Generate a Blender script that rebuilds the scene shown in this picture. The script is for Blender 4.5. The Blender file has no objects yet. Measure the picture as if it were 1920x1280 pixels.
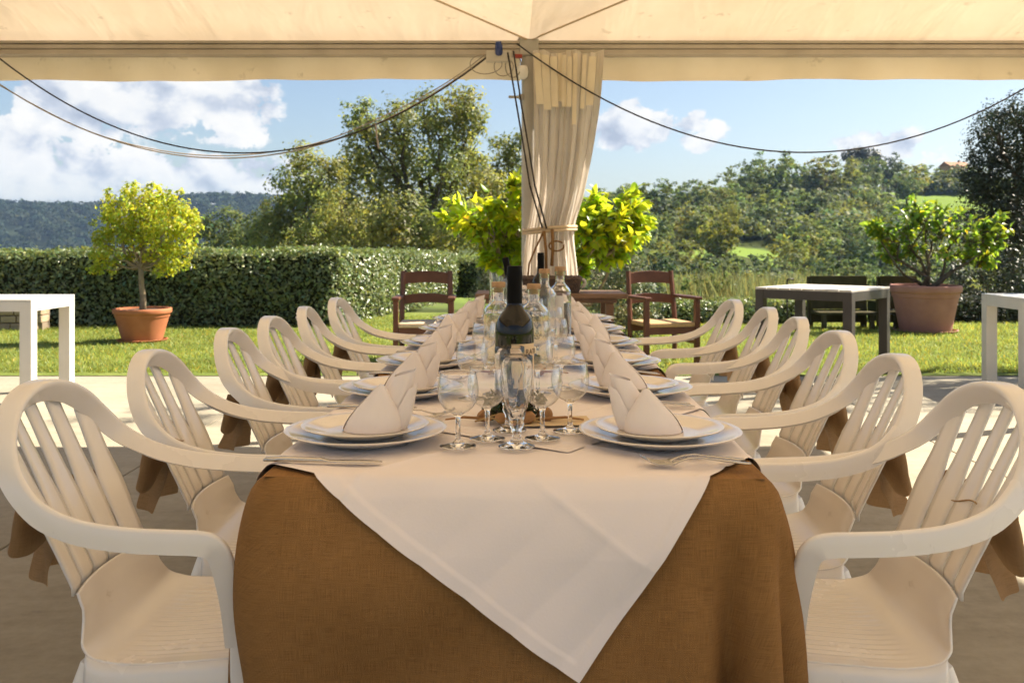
import bpy, math, random
import numpy as np
from mathutils import Vector, Matrix

S = bpy.context.scene
R = math.radians
C = S.collection
rng = np.random.default_rng(7)
random.seed(7)

# ------------------------------------------------------------------ camera, sky, sun, exposure
F, CX, HZ, EYE = 1740.0, 960.0, 455.0, 1.15          # focal length and horizon measured on the 1920 px photograph
cam_d = bpy.data.cameras.new('camera')
cam = bpy.data.objects.new('camera', cam_d)
C.objects.link(cam)
cam.location = (0, 0, EYE)
cam.rotation_euler = (math.pi / 2, 0, 0)
cam_d.lens = F / 1920 * 36
cam_d.sensor_width = 36
cam_d.shift_y = -(640 - HZ) / 1920
cam_d.clip_start = 0.05
cam_d.clip_end = 8000
cam_d.dof.use_dof = True
cam_d.dof.focus_distance = 2.1
cam_d.dof.aperture_fstop = 9.0
S.camera = cam

SUN_AZ, SUN_EL = R(70), R(46)                         # azimuth clockwise from the view direction
sun_dir = Vector((math.sin(SUN_AZ) * math.cos(SUN_EL), math.cos(SUN_AZ) * math.cos(SUN_EL), math.sin(SUN_EL)))
sun_d = bpy.data.lights.new('sun', 'SUN')
sun_d.energy = 5.0
sun_d.angle = R(0.6)
sun_d.color = (1.0, 0.90, 0.74)
sun = bpy.data.objects.new('sun', sun_d)
C.objects.link(sun)
sun.rotation_euler = sun_dir.to_track_quat('Z', 'Y').to_euler()
sun.location = (20, 10, 30)

S.view_settings.view_transform = 'Standard'
S.view_settings.look = 'None'
S.view_settings.gamma = 1
S.view_settings.exposure = 1.64
S.cycles.use_denoising = True
S.cycles.use_adaptive_sampling = True
S.cycles.adaptive_threshold = 0.04
S.cycles.max_bounces = 12
S.cycles.diffuse_bounces = 4
S.cycles.glossy_bounces = 4
S.cycles.transmission_bounces = 12
S.cycles.transparent_max_bounces = 12
S.cycles.volume_bounces = 0
S.cycles.sample_clamp_indirect = 6.0

world = bpy.data.worlds.new('World')
S.world = world
world.use_nodes = True
HAZE = 0.00021
SKY_STRENGTH = 0.052


class NT:
    """tiny helper to write node trees as expressions"""
    def __init__(self, tree):
        self.t = tree

    def n(self, typ, **kw):
        nd = self.t.nodes.new(typ)
        for k, v in kw.items():
            setattr(nd, k, v)
        return nd

    def link(self, a, b):
        self.t.links.new(a, b)

    def put(self, sock, v):
        if isinstance(v, bpy.types.NodeSocket):
            self.link(v, sock)
        elif v is not None:
            sock.default_value = v

    def m(self, op, a, b=None, c=None, clamp=False):
        nd = self.n('ShaderNodeMath', operation=op, use_clamp=clamp)
        self.put(nd.inputs[0], a)
        self.put(nd.inputs[1], b)
        self.put(nd.inputs[2], c)
        return nd.outputs[0]

    def vm(self, op, a, b=None):
        nd = self.n('ShaderNodeVectorMath', operation=op)
        self.put(nd.inputs[0], a)
        self.put(nd.inputs[1], b)
        return nd.outputs[0]

    def ss(self, x, lo, hi, a=0.0, b=1.0):
        nd = self.n('ShaderNodeMapRange', interpolation_type='SMOOTHSTEP')
        self.put(nd.inputs[0], x)
        for i, v in enumerate((lo, hi, a, b)):
            self.put(nd.inputs[i + 1], v)
        return nd.outputs[0]

    def mix(self, f, a, b, typ='MIX'):
        nd = self.n('ShaderNodeMix', data_type='RGBA', blend_type=typ)
        self.put(nd.inputs[0], f)
        self.put(nd.inputs[6], a)
        self.put(nd.inputs[7], b)
        return nd.outputs[2]

    def noise(self, vec, scale, detail=4, rough=0.55, dist=0.0, dim='3D'):
        nd = self.n('ShaderNodeTexNoise', noise_dimensions=dim)
        self.put(nd.inputs['Vector'], vec)
        nd.inputs['Scale'].default_value = scale
        nd.inputs['Detail'].default_value = detail
        nd.inputs['Roughness'].default_value = rough
        nd.inputs['Distortion'].default_value = dist
        return nd.outputs[0]

    def ramp(self, f, stops):
        nd = self.n('ShaderNodeValToRGB')
        el = nd.color_ramp.elements
        while len(el) > 1:
            el.remove(el[-1])
        el[0].position, el[0].color = stops[0][0], (*stops[0][1], 1)
        for p, c in stops[1:]:
            e = el.new(p)
            e.color = (*c, 1)
        self.put(nd.inputs[0], f)
        return nd.outputs[0]


def build_sky():
    t = world.node_tree
    N = NT(t)
    bg = t.nodes['Background']
    sky = N.n('ShaderNodeTexSky', sky_type='NISHITA')
    sky.sun_disc = False
    sky.sun_elevation = SUN_EL
    sky.sun_rotation = SUN_AZ
    sky.altitude = 250
    sky.air_density = 1.0
    sky.dust_density = 2.0
    sky.ozone_density = 1.2
    co = N.n('ShaderNodeTexCoord').outputs['Generated']
    sep = N.n('ShaderNodeSeparateXYZ')
    N.link(co, sep.inputs[0])
    az = N.m('MULTIPLY', N.m('ARCTAN2', sep.outputs[0], sep.outputs[1]), 57.2958)
    el = N.m('MULTIPLY', N.m('ARCSINE', sep.outputs[2]), 57.2958)
    # cumulus banks: azimuth, elevation, half width, half height (degrees), strength
    banks = [(-25.2, 8.0, 3.6, 2.8, 1.0), (-21.2, 8.4, 3.8, 2.8, 1.05), (-17.0, 8.2, 3.2, 2.6, 1.05), (-29.5, 4.6, 5.2, 2.7, 1.1), (-22, 3.4, 9, 2.2, .95),
             (-15.0, 3.2, 3.6, 1.9, .8), (7.4, 6.9, 2.9, 1.6, .9), (11.3, 6.7, 1.8, 1.2, .7), (21.5, 5.4, 3.6, 1.2, .75),
             (-62, 9, 16, 6, .95), (-130, 10, 22, 7, .95), (60, 6, 10, 2.6, .8), (140, 10, 18, 5, .9)]
    cv = N.n('ShaderNodeCombineXYZ')
    N.link(az, cv.inputs[0])
    N.link(el, cv.inputs[1])
    v = cv.outputs[0]
    tot = None
    for (ca, ce, wa, we, s) in banks:
        q = N.vm('MULTIPLY', N.vm('SUBTRACT', v, (ca, ce, 0)), (1 / wa, 1 / we, 0))
        ln = N.n('ShaderNodeVectorMath', operation='DOT_PRODUCT')
        N.link(q, ln.inputs[0])
        N.link(q, ln.inputs[1])
        g = N.m('MULTIPLY', N.m('SUBTRACT', 1.0, ln.outputs['Value']), s)
        tot = g if tot is None else N.m('MAXIMUM', tot, g)
    tot = N.m('MAXIMUM', tot, -1.2)

    def puffs(off, det):
        w = N.vm('ADD', v, off) if off else v
        w = N.vm('MULTIPLY', w, (1, 1.3, 1))
        big = N.noise(w, .33, 1, .5, 0, '2D')
        fin = N.noise(w, .62, det, .60, .15, '2D')
        bil = N.m('SUBTRACT', 1.0, N.m('ABSOLUTE', N.m('SUBTRACT', N.m('MULTIPLY', fin, 4.0), 2.0)))
        return N.m('ADD', N.m('MULTIPLY', N.m('SUBTRACT', big, .5), 1.3), N.m('ADD', N.m('MULTIPLY', N.m('SUBTRACT', fin, .5), 2.0), N.m('MULTIPLY', bil, .22)))
    n0 = puffs(None, 6)
    d0 = N.m('ADD', tot, n0)
    alpha = N.ss(d0, .18, .46)

    def soft(off):
        w = N.vm('MULTIPLY', N.vm('ADD', v, off), (1, 1.3, 1))
        return N.m('ADD', N.m('MULTIPLY', N.noise(w, .33, 1, .5, 0, '2D'), 1.2), N.m('MULTIPLY', N.noise(w, .62, 4, .55, .15, '2D'), 1.0))
    lit = N.m('ADD', .70, N.m('MULTIPLY', N.m('SUBTRACT', soft((0, 0, 0)), soft((.8, .9, 0))), 1.25), clamp=True)
    lit = N.m('SUBTRACT', lit, N.m('MULTIPLY', N.ss(d0, .75, 1.5), .22), clamp=True)
    ccol = N.ramp(lit, [(0.0, (2.9, 3.3, 4.0)), (.35, (4.0, 4.35, 4.95)), (.65, (5.6, 5.7, 5.8)), (1.0, (6.4, 6.3, 6.1))])
    fade = N.ss(el, .4, 5.0, .45, 1.0)
    alpha = N.m('MULTIPLY', alpha, fade)
    col = N.mix(alpha, sky.outputs[0], ccol)
    N.link(col, bg.inputs[0])
    bg.inputs[1].default_value = SKY_STRENGTH


build_sky()

# ------------------------------------------------------------------ mesh helpers


def P(px, py, d):
    """a point at depth d whose direction was measured on the photograph"""
    return np.array([(px - CX) / F * d, d, EYE + (HZ - py) / F * d])


def mesh_from(name, V, Fs, smooth=False, col=None):
    me = bpy.data.meshes.new(name)
    me.from_pydata([tuple(map(float, v)) for v in V], [], [tuple(map(int, f)) for f in Fs])
    if smooth:
        me.polygons.foreach_set('use_smooth', np.ones(len(me.polygons), dtype=bool))
    me.update()
    return me


def mesh_np(name, V, Q, col=None, smooth=False):
    """fast mesh: V (n,3), Q (m,k) faces of one size, col (m,3) per-face tint"""
    V = np.asarray(V, dtype=np.float32)
    Q = np.asarray(Q, dtype=np.int32)
    me = bpy.data.meshes.new(name)
    m, k = Q.shape
    me.vertices.add(len(V))
    me.vertices.foreach_set('co', V.ravel())
    me.loops.add(m * k)
    me.loops.foreach_set('vertex_index', Q.ravel())
    me.polygons.add(m)
    me.polygons.foreach_set('loop_start', np.arange(0, m * k, k, dtype=np.int32))
    me.polygons.foreach_set('loop_total', np.full(m, k, dtype=np.int32))
    if smooth:
        me.polygons.foreach_set('use_smooth', np.ones(m, dtype=bool))
    if col is not None:
        a = me.color_attributes.new('tint', 'FLOAT_COLOR', 'CORNER')
        c4 = np.ones((m, k, 4), dtype=np.float32)
        c4[:, :, :3] = col[:, None, :]
        a.data.foreach_set('color', c4.ravel())
    me.update(calc_edges=True)
    me.validate()
    return me


class B:
    """collects boxes, tubes, lathes and grids into one mesh"""
    def __init__(self):
        self.V, self.F = [], []

    def add(self, V, Fs):
        o = len(self.V)
        self.V += [tuple(map(float, v)) for v in V]
        self.F += [tuple(int(i) + o for i in f) for f in Fs]
        return self

    def box(self, x0, x1, y0, y1, z0, z1, M=None):
        V = [(x, y, z) for z in (z0, z1) for y in (y0, y1) for x in (x0, x1)]
        if M is not None:
            V = [M @ Vector(v) for v in V]
        return self.add(V, [(0, 2, 3, 1), (4, 5, 7, 6), (0, 1, 5, 4), (2, 6, 7, 3), (0, 4, 6, 2), (1, 3, 7, 5)])

    def tube(self, pts, rad, n=8, cap=True, flat=1.0):
        pts = [np.array(p, float) for p in pts]
        rad = rad if hasattr(rad, '__len__') else [rad] * len(pts)
        V, Fs = [], []
        up = np.array([0, 0, 1.0])
        t0 = pts[1] - pts[0]
        if abs(t0[2]) > .9 * np.linalg.norm(t0):
            up = np.array([1.0, 0, 0])
        for i, p in enumerate(pts):
            t = pts[min(i + 1, len(pts) - 1)] - pts[max(i - 1, 0)]
            t = t / (np.linalg.norm(t) + 1e-9)
            a = np.cross(up, t)
            a = a / (np.linalg.norm(a) + 1e-9)
            b = np.cross(t, a)
            up = b if abs(np.dot(b, b)) > 0 else up
            for k in range(n):
                w = 2 * math.pi * k / n
                V.append(p + rad[i] * (math.cos(w) * a + flat * math.sin(w) * b))
        for i in range(len(pts) - 1):
            for k in range(n):
                Fs.append((i * n + k, i * n + (k + 1) % n, (i + 1) * n + (k + 1) % n, (i + 1) * n + k))
        if cap:
            Fs.append(tuple(range(n - 1, -1, -1)))
            Fs.append(tuple(range((len(pts) - 1) * n, len(pts) * n)))
        return self.add(V, Fs)

    def lathe(self, prof, n=40, closed=False, c=(0, 0, 0)):
        V, Fs = [], []
        for (r, z) in prof:
            for k in range(n):
                w = 2 * math.pi * k / n
                V.append((c[0] + r * math.cos(w), c[1] + r * math.sin(w), c[2] + z))
        m = len(prof)
        for i in range(m if closed else m - 1):
            j = (i + 1) % m
            for k in range(n):
                Fs.append((i * n + k, i * n + (k + 1) % n, j * n + (k + 1) % n, j * n + k))
        return self.add(V, Fs)

    def grid(self, G):
        """G (a,b,3) -> quads"""
        a, b = G.shape[:2]
        Fs = [(i * b + j, i * b + j + 1, (i + 1) * b + j + 1, (i + 1) * b + j) for i in range(a - 1) for j in range(b - 1)]
        return self.add(G.reshape(-1, 3), Fs)

    def mesh(self, name, smooth=False):
        return mesh_from(name, self.V, self.F, smooth)


def obj(name, me, mat=None, parent=None, loc=None, smooth_angle=None, solid=None, bevel=None, subsurf=0):
    if isinstance(me, B):
        me = me.mesh(name)
    if mat is not None and len(me.materials) == 0:
        me.materials.append(mat)
    o = bpy.data.objects.new(name, me)
    C.objects.link(o)
    if parent is not None:
        o.parent = parent
    if loc is not None:
        o.location = loc
    if solid:
        m = o.modifiers.new('solid', 'SOLIDIFY')
        m.thickness = solid
        m.offset = 0
    if bevel:
        m = o.modifiers.new('bevel', 'BEVEL')
        m.width = bevel
        m.segments = 2
        m.limit_method = 'ANGLE'
        m.angle_limit = R(40)
    if subsurf:
        m = o.modifiers.new('sub', 'SUBSURF')
        m.levels = m.render_levels = subsurf
    if smooth_angle is not None:
        me.polygons.foreach_set('use_smooth', np.ones(len(me.polygons), dtype=bool))
        try:
            me.set_sharp_from_angle(angle=R(smooth_angle))
        except Exception:
            pass
    return o


def empty(name, loc=(0, 0, 0), rz=0.0):
    o = bpy.data.objects.new(name, None)
    C.objects.link(o)
    o.location = loc
    o.rotation_euler = (0, 0, rz)
    o.empty_display_size = .1
    return o


def tag(o, label=None, cat=None, group=None, kind=None):
    if label:
        o['label'] = label
    if cat:
        o['category'] = cat
    if group:
        o['group'] = group
    if kind:
        o['kind'] = kind
    return o


def copy_tree(o, parent=None):
    c = o.copy()
    C.objects.link(c)
    c.parent = parent
    for ch in [x for x in o.children]:
        copy_tree(ch, c)
    return c


# ------------------------------------------------------------------ materials


def mat(name, base=(.8, .8, .8), rough=.5, spec=.5, metal=0.0, fn=None, **kw):
    m = bpy.data.materials.new(name)
    m.use_nodes = True
    t = m.node_tree
    b = t.nodes['Principled BSDF']
    b.inputs['Base Color'].default_value = (*base, 1)
    b.inputs['Roughness'].default_value = rough
    b.inputs['Specular IOR Level'].default_value = spec
    b.inputs['Metallic'].default_value = metal
    for k, v in kw.items():
        b.inputs[k.replace('_', ' ')].default_value = v
    if fn:
        fn(NT(t), b, t.nodes['Material Output'])
    return m


def bump(N, b, h, strength=.3, dist=.01):
    nd = N.n('ShaderNodeBump')
    nd.inputs['Strength'].default_value = strength
    nd.inputs['Distance'].default_value = dist
    N.link(h, nd.inputs['Height'])
    N.link(nd.outputs[0], b.inputs['Normal'])
    return nd


def ocoord(N):
    return N.n('ShaderNodeTexCoord').outputs['Object']


def wcoord(N):
    return N.n('ShaderNodeNewGeometry').outputs['Position']


def varied(c1, c2, scale, bump_s=0, bump_scale=None, bdist=.003, coord=ocoord, rough=None):
    def fn(N, b, out):
        v = coord(N)
        f = N.noise(v, scale, 5, .6)
        N.link(N.ramp(f, [(.3, c1), (.7, c2)]), b.inputs['Base Color'])
        if rough:
            N.put(b.inputs['Roughness'], N.ss(f, .3, .7, rough[0], rough[1]))
        if bump_s:
            bump(N, b, N.noise(v, bump_scale or scale * 4, 6, .6), bump_s, bdist)
    return fn


def leaf_mat(name, base, trans, mixf=.45, rough=.45, spec=.4):
    m = bpy.data.materials.new(name)
    m.use_nodes = True
    t = m.node_tree
    N = NT(t)
    b = t.nodes['Principled BSDF']
    at = N.n('ShaderNodeAttribute', attribute_name='tint')
    N.link(N.mix(1.0, (*base, 1), at.outputs[0], 'MULTIPLY'), b.inputs['Base Color'])
    b.inputs['Roughness'].default_value = rough
    b.inputs['Specular IOR Level'].default_value = spec
    tr = N.n('ShaderNodeBsdfTranslucent')
    N.link(N.mix(1.0, (*trans, 1), at.outputs[0], 'MULTIPLY'), tr.inputs[0])
    mx = N.n('ShaderNodeMixShader')
    mx.inputs[0].default_value = mixf
    N.link(b.outputs[0], mx.inputs[1])
    N.link(tr.outputs[0], mx.inputs[2])
    N.link(mx.outputs[0], t.nodes['Material Output'].inputs[0])
    return m


def cloth_mat(name, base, trans, mixf, weave=0, weave_s=.3, c2=None, vscale=3.0, rough=.85, wrinkle=False, stain=False):
    m = bpy.data.materials.new(name)
    m.use_nodes = True
    t = m.node_tree
    N = NT(t)
    b = t.nodes['Principled BSDF']
    v = ocoord(N)
    f = N.noise(v, vscale, 5, .6)
    c2 = c2 or tuple(x * .9 for x in base)
    col = N.ramp(f, [(.3, c2), (.7, base)])
    if stain:
        sp_ = N.m('MULTIPLY', N.ss(N.noise(v, 5.5, 4, .7), .62, .72), .45)
        col = N.mix(sp_, col, (.30, .22, .13, 1))
        f = N.m('SUBTRACT', f, N.m('MULTIPLY', sp_, .5))
    if weave:
        uv = N.n('ShaderNodeTexCoord').outputs['UV']
        sp = N.n('ShaderNodeSeparateXYZ')
        N.link(uv, sp.inputs[0])
        nz = N.noise(uv, weave * .06, 3, .6)
        # two sets of threads, uneven in thickness
        fx = N.m('SINE', N.m('ADD', N.m('MULTIPLY', sp.outputs[0], weave), N.m('MULTIPLY', nz, 5.0)))
        fy = N.m('SINE', N.m('ADD', N.m('MULTIPLY', sp.outputs[1], weave), N.m('MULTIPLY', nz, 5.0)))
        th = N.m('MULTIPLY', fx, fy)
        mpx = N.n('ShaderNodeMapping')
        N.link(uv, mpx.inputs[0])
        mpx.inputs['Scale'].default_value = (weave * .45, weave * .012, 1)
        mpy = N.n('ShaderNodeMapping')
        N.link(uv, mpy.inputs[0])
        mpy.inputs['Scale'].default_value = (weave * .012, weave * .45, 1)
        str_ = N.m('ADD', N.noise(mpx.outputs[0], 1.0, 2, .5), N.noise(mpy.outputs[0], 1.0, 2, .5))
        k = N.m('ADD', N.m('MULTIPLY', th, .12), N.m('MULTIPLY', N.m('SUBTRACT', str_, 1.0), .85))
        sc = N.n('ShaderNodeMix', data_type='RGBA', blend_type='MULTIPLY')
        sc.inputs[0].default_value = 1
        N.link(col, sc.inputs[6])
        N.link(N.ramp(N.m('ADD', .5, k), [(0.0, (.45, .42, .38)), (.5, (1, 1, 1)), (1.0, (1.45, 1.42, 1.35))]), sc.inputs[7])
        col = sc.outputs[2]
        bump(N, b, N.m('ADD', th, N.m('MULTIPLY', str_, 2.0)), weave_s, .002)
    else:
        bump(N, b, N.noise(v, 220, 3, .6), .12, .002)
    N.link(col, b.inputs['Base Color'])
    b.inputs['Roughness'].default_value = rough
    b.inputs['Specular IOR Level'].default_value = .15
    if wrinkle:
        mw = N.n('ShaderNodeMapping')
        N.link(v, mw.inputs[0])
        mw.inputs['Scale'].default_value = (2.6, .55, 2.0)
        mw.inputs['Rotation'].default_value = (0, 0, R(18))
        bump(N, b, N.noise(mw.outputs[0], 1.3, 3, .5, .4), .38, .10)
    if mixf > 0:
        tr = N.n('ShaderNodeBsdfTranslucent')
        N.link(N.mix(1.0, (*trans, 1), N.ramp(f, [(.25, (.86, .84, .80)), (.6, (1, 1, 1))]), 'MULTIPLY'), tr.inputs[0])
        if wrinkle:
            N.link(b.inputs['Normal'].links[0].from_socket, tr.inputs['Normal'])
        mx = N.n('ShaderNodeMixShader')
        mx.inputs[0].default_value = mixf
        N.link(b.outputs[0], mx.inputs[1])
        N.link(tr.outputs[0], mx.inputs[2])
        N.link(mx.outputs[0], t.nodes['Material Output'].inputs[0])
    return m


M = {}


def concrete_fn(N, b, out):
    v = wcoord(N)
    big = N.noise(v, .55, 5, .6, .4)
    fin = N.noise(v, 22, 6, .65)
    mps = N.n('ShaderNodeMapping')
    N.link(v, mps.inputs[0])
    mps.inputs['Scale'].default_value = (1.2, 9, 1)
    stre = N.noise(mps.outputs[0], 1.0, 5, .65)
    f = N.m('ADD', N.m('ADD', N.m('MULTIPLY', big, .5), N.m('MULTIPLY', fin, .25)), N.m('MULTIPLY', stre, .25))
    col = N.ramp(f, [(.33, (.185, .160, .112)), (.5, (.285, .252, .187)), (.66, (.36, .325, .25))])
    spots = N.ss(N.noise(v, 7, 3, .7), .68, .74)
    col = N.mix(N.m('MULTIPLY', spots, .35), col, (.17, .15, .13, 1))
    N.link(col, b.inputs['Base Color'])
    bump(N, b, fin, .12, .004)


M['concrete'] = mat('concrete', rough=.8, spec=.25, fn=concrete_fn)
M['joint'] = mat('joint', (.08, .07, .06), .95)


def lawn_fn(N, b, out):
    v = wcoord(N)
    f = N.noise(v, 1.6, 5, .65)
    g = N.noise(v, 24, 5, .7)
    col = N.ramp(N.m('ADD', N.m('MULTIPLY', f, .6), N.m('MULTIPLY', g, .4)), [(.35, (.07, .095, .02)), (.5, (.13, .165, .033)), (.65, (.20, .22, .06))])
    N.link(col, b.inputs['Base Color'])
    bump(N, b, g, .6, .03)


M['lawn'] = mat('lawn', rough=.9, spec=.1, fn=lawn_fn)


def terrain_fn(N, b, out):
    v = wcoord(N)
    f = N.noise(v, .022, 5, .6)
    g = N.noise(v, .35, 6, .7)
    col = N.ramp(f, [(.36, (.035, .045, .018)), (.47, (.06, .075, .024)), (.53, (.135, .185, .04)), (.7, (.17, .215, .05))])
    col = N.mix(N.m('MULTIPLY', N.ss(g, .5, .7), .4), col, (.11, .10, .045, 1))
    # mown meadows on the hillside
    for (mx_, my_, rx_, ry_) in ((27, 104, 9, 8), (70, 150, 10, 12), (36, 96, 6, 6)):
        q = N.vm('MULTIPLY', N.vm('SUBTRACT', v, (mx_, my_, 0)), (1 / rx_, 1 / ry_, 0))
        ln = N.n('ShaderNodeVectorMath', operation='LENGTH')
        N.link(q, ln.inputs[0])
        edge = N.m('ADD', ln.outputs['Value'], N.m('MULTIPLY', N.m('SUBTRACT', g, .5), .5))
        col = N.mix(N.ss(edge, .85, 1.05, 1.0, 0.0), col, (.15, .215, .042, 1))
    N.link(col, b.inputs['Base Color'])


M['terrain'] = mat('terrain', rough=.95, spec=.05, fn=terrain_fn)
M['forest_floor'] = mat('forest_floor', rough=.95, spec=.05, fn=varied((.018, .026, .013), (.03, .04, .02), .05, coord=wcoord))
M['grass'] = leaf_mat('grass_blades', (.19, .225, .045), (.36, .40, .07), .45, .5)
M['canopy'] = cloth_mat('canopy_fabric', (.76, .67, .52), (.78, .62, .445), .225, c2=(.72, .60, .43), vscale=1.3, rough=.6, wrinkle=True, stain=True)
M['valance'] = cloth_mat('valance_fabric', (.80, .70, .54), (.68, .55, .36), .17, c2=(.71, .60, .44), vscale=2.2, rough=.6, stain=True)
M['curtain'] = cloth_mat('curtain_fabric', (.74, .68, .61), (.66, .58, .49), .34, c2=(.68, .62, .55), vscale=4)
M['strip'] = cloth_mat('strip_fabric', (.85, .76, .60), (.8, .66, .44), .35, vscale=6)
M['alu'] = mat('aluminium', rough=.42, metal=0.0, spec=.5, fn=varied((.36, .31, .25), (.46, .40, .33), 6, .05, 60))
M['steel'] = mat('pole_steel', rough=.45, spec=.5, fn=varied((.36, .33, .29), (.46, .43, .38), 5, .05, 90))
M['plastic'] = mat('white_plastic', rough=.33, spec=.75, fn=varied((.76, .715, .66), (.81, .77, .72), 2.5, .015, 400, rough=(.20, .30)), Subsurface_Weight=0.0)


def scuff(m):
    t = m.node_tree
    N = NT(t)
    b = t.nodes['Principled BSDF']
    v = ocoord(N)
    src = b.inputs['Base Color'].links[0].from_socket
    mp = N.n('ShaderNodeMapping')
    N.link(v, mp.inputs[0])
    mp.inputs['Scale'].default_value = (9, 30, 14)
    k = N.m('MULTIPLY', N.ss(N.noise(mp.outputs[0], 1.6, 5, .7), .66, .74), .22)
    N.link(N.mix(k, src, (.33, .27, .19, 1)), b.inputs['Base Color'])


scuff(M['plastic'])
M['burlap'] = cloth_mat('burlap', (.35, .183, .064), (.3, .15, .05), 0.0, weave=2400, weave_s=.5, c2=(.28, .142, .046), vscale=5)
M['ribbon'] = cloth_mat('burlap_ribbon', (.43, .275, .145), (.45, .27, .13), .28, weave=2000, weave_s=.6, c2=(.34, .21, .10), vscale=9)
M['white_cloth'] = cloth_mat('white_tablecloth', (.85, .775, .745), (.7, .6, .5), .0, c2=(.815, .74, .71), vscale=5)
M['napkin'] = cloth_mat('napkin_cotton', (.90, .825, .785), (.8, .66, .58), .12, c2=(.87, .795, .755), vscale=12)
M['ceramic'] = mat('ceramic', (.80, .735, .66), .10, .6)
M['metal'] = mat('cutlery_steel', (.55, .52, .48), .22, .5, 1.0)


def glass_mat(name, tint=(1, 1, 1), rough=.0, ior=1.46):
    return mat(name, tint, rough, .5, Transmission_Weight=1.0, IOR=ior)


M['glass'] = glass_mat('clear_glass', (1, 1, 1))
M['bottle'] = mat('bottle_glass', (.009, .007, .004), .06, .38)
M['capsule'] = mat('bottle_capsule', (.005, .0045, .005), .5, .08)
M['label'] = mat('paper_label', (.74, .56, .36), .7, .2)
M['ink'] = mat('printed_ink', (.10, .06, .03), .7, .2)
M['emboss'] = mat('embossed_glass', (.05, .045, .04), .3, .5)
M['wine'] = mat('white_wine', (.93, .86, .55), .0, .5, Transmission_Weight=1.0, IOR=1.34)
M['water'] = mat('water_fill', (.98, .99, 1), .0, .5, Transmission_Weight=1.0, IOR=1.33)
M['cork'] = mat('cork', rough=.85, fn=varied((.34, .20, .10), (.46, .29, .155), 60, .3, 200))
M['frost'] = mat('white_paper', (.74, .72, .70), .6, .2)
M['paper'] = mat('cream_card', (.66, .50, .30), .7, .2)
M['terracotta'] = mat('terracotta', rough=.75, spec=.2, fn=varied((.36, .125, .055), (.46, .175, .085), 5, .1, 80))
M['pot_pink'] = mat('pink_clay', rough=.7, spec=.25, fn=varied((.36, .165, .13), (.44, .215, .17), 5, .1, 80))
M['soil'] = mat('soil', (.05, .035, .02), .95)
M['bark'] = mat('bark', rough=.9, spec=.1, fn=varied((.07, .052, .036), (.15, .115, .08), 18, .8, 40, .02))
M['bark_pale'] = mat('bark_pale', rough=.9, spec=.1, fn=varied((.20, .155, .10), (.32, .25, .17), 25, .6, 60, .01))
M['redwood'] = mat('stained_wood', rough=.42, spec=.4, fn=varied((.085, .030, .014), (.13, .047, .021), 9, .15, 60))
M['rush'] = mat('rush_seat', rough=.8, spec=.2, fn=varied((.40, .25, .12), (.52, .34, .17), 60, .5, 160))
M['cream_seat'] = mat('woven_cream', rough=.8, spec=.2, fn=varied((.50, .38, .25), (.60, .47, .32), 40, .4, 160))
M['greywood'] = mat('weathered_top', rough=.6, spec=.3, fn=varied((.46, .42, .37), (.58, .54, .48), 8, .1, 60))
M['dark_paint'] = mat('dark_paint', rough=.5, spec=.35, fn=varied((.048, .040, .034), (.062, .052, .045), 7, .05, 60))
M['white_paint'] = mat('white_paint', rough=.38, spec=.45, fn=varied((.60, .575, .52), (.68, .655, .60), 3, .03, 90))
scuff(M['white_paint'])
M['brown_wood'] = mat('brown_wood', rough=.55, spec=.35, fn=varied((.13, .075, .042), (.20, .12, .07), 10, .2, 60))
M['pale_wood'] = mat('pale_wood', rough=.5, spec=.35, fn=varied((.50, .40, .29), (.60, .49, .37), 12, .1, 60))
M['wicker'] = mat('dark_wicker', rough=.6, spec=.3, fn=varied((.045, .03, .022), (.11, .07, .05), 45, .5, 90))
M['plank_green'] = mat('mossy_plank', rough=.85, spec=.1, fn=varied((.05, .045, .022), (.085, .07, .035), 8, .3, 60))
M['cable'] = mat('black_cable', (.035, .03, .028), .6, .3)
M['cable_pale'] = mat('pale_cable', (.34, .28, .22), .6, .3)
M['rope'] = mat('rope', rough=.9, fn=varied((.42, .31, .19), (.60, .47, .32), 160, .5, 300))
M['twine'] = mat('twine', (.20, .11, .045), .9, .1)
M['string'] = mat('string', (.36, .24, .13), .9, .1)
M['blue'] = mat('blue_plastic', (.02, .04, .16), .35, .5)
M['red'] = mat('red_plastic', (.30, .03, .015), .4, .5)
M['box_white'] = mat('box_white', (.50, .45, .38), .5, .4)
M['iron'] = mat('iron', (.03, .025, .02), .6, .4)
M['stone'] = mat('wall_stone', rough=.9, spec=.1, fn=varied((.27, .20, .13), (.42, .32, .22), 5, .5, 30, .02))
M['mortar'] = mat('mortar', (.22, .17, .12), .95)
M['house_wall'] = mat('house_wall', (.55, .33, .18), .9)
M['roof_tile'] = mat('roof_tile', (.34, .17, .09), .9)
M['window'] = mat('window_dark', (.03, .035, .04), .2, .5)
M['leaf_lemon'] = leaf_mat('leaf_lemon', (.21, .30, .02), (.66, .76, .035), .6, .35, .5)
M['leaf_topiary'] = leaf_mat('leaf_topiary', (.29, .32, .035), (.68, .70, .055), .5, .4, .4)
M['leaf_citrus'] = leaf_mat('leaf_citrus', (.11, .185, .025), (.36, .50, .04), .5, .35, .5)
M['leaf_hedge'] = leaf_mat('leaf_hedge', (.155, .185, .08), (.27, .34, .075), .28, .33, .5)
M['leaf_oak'] = leaf_mat('leaf_oak', (.145, .165, .052), (.34, .37, .08), .45, .5, .35)
M['leaf_dark'] = leaf_mat('leaf_dark', (.045, .052, .030), (.06, .075, .03), .22, .45, .4)
M['leaf_silver'] = leaf_mat('leaf_silver', (.15, .165, .095), (.16, .18, .07), .3, .45, .4)
M['leaf_far'] = leaf_mat('leaf_far', (.115, .145, .05), (.22, .27, .07), .4, .6, .2)
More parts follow.
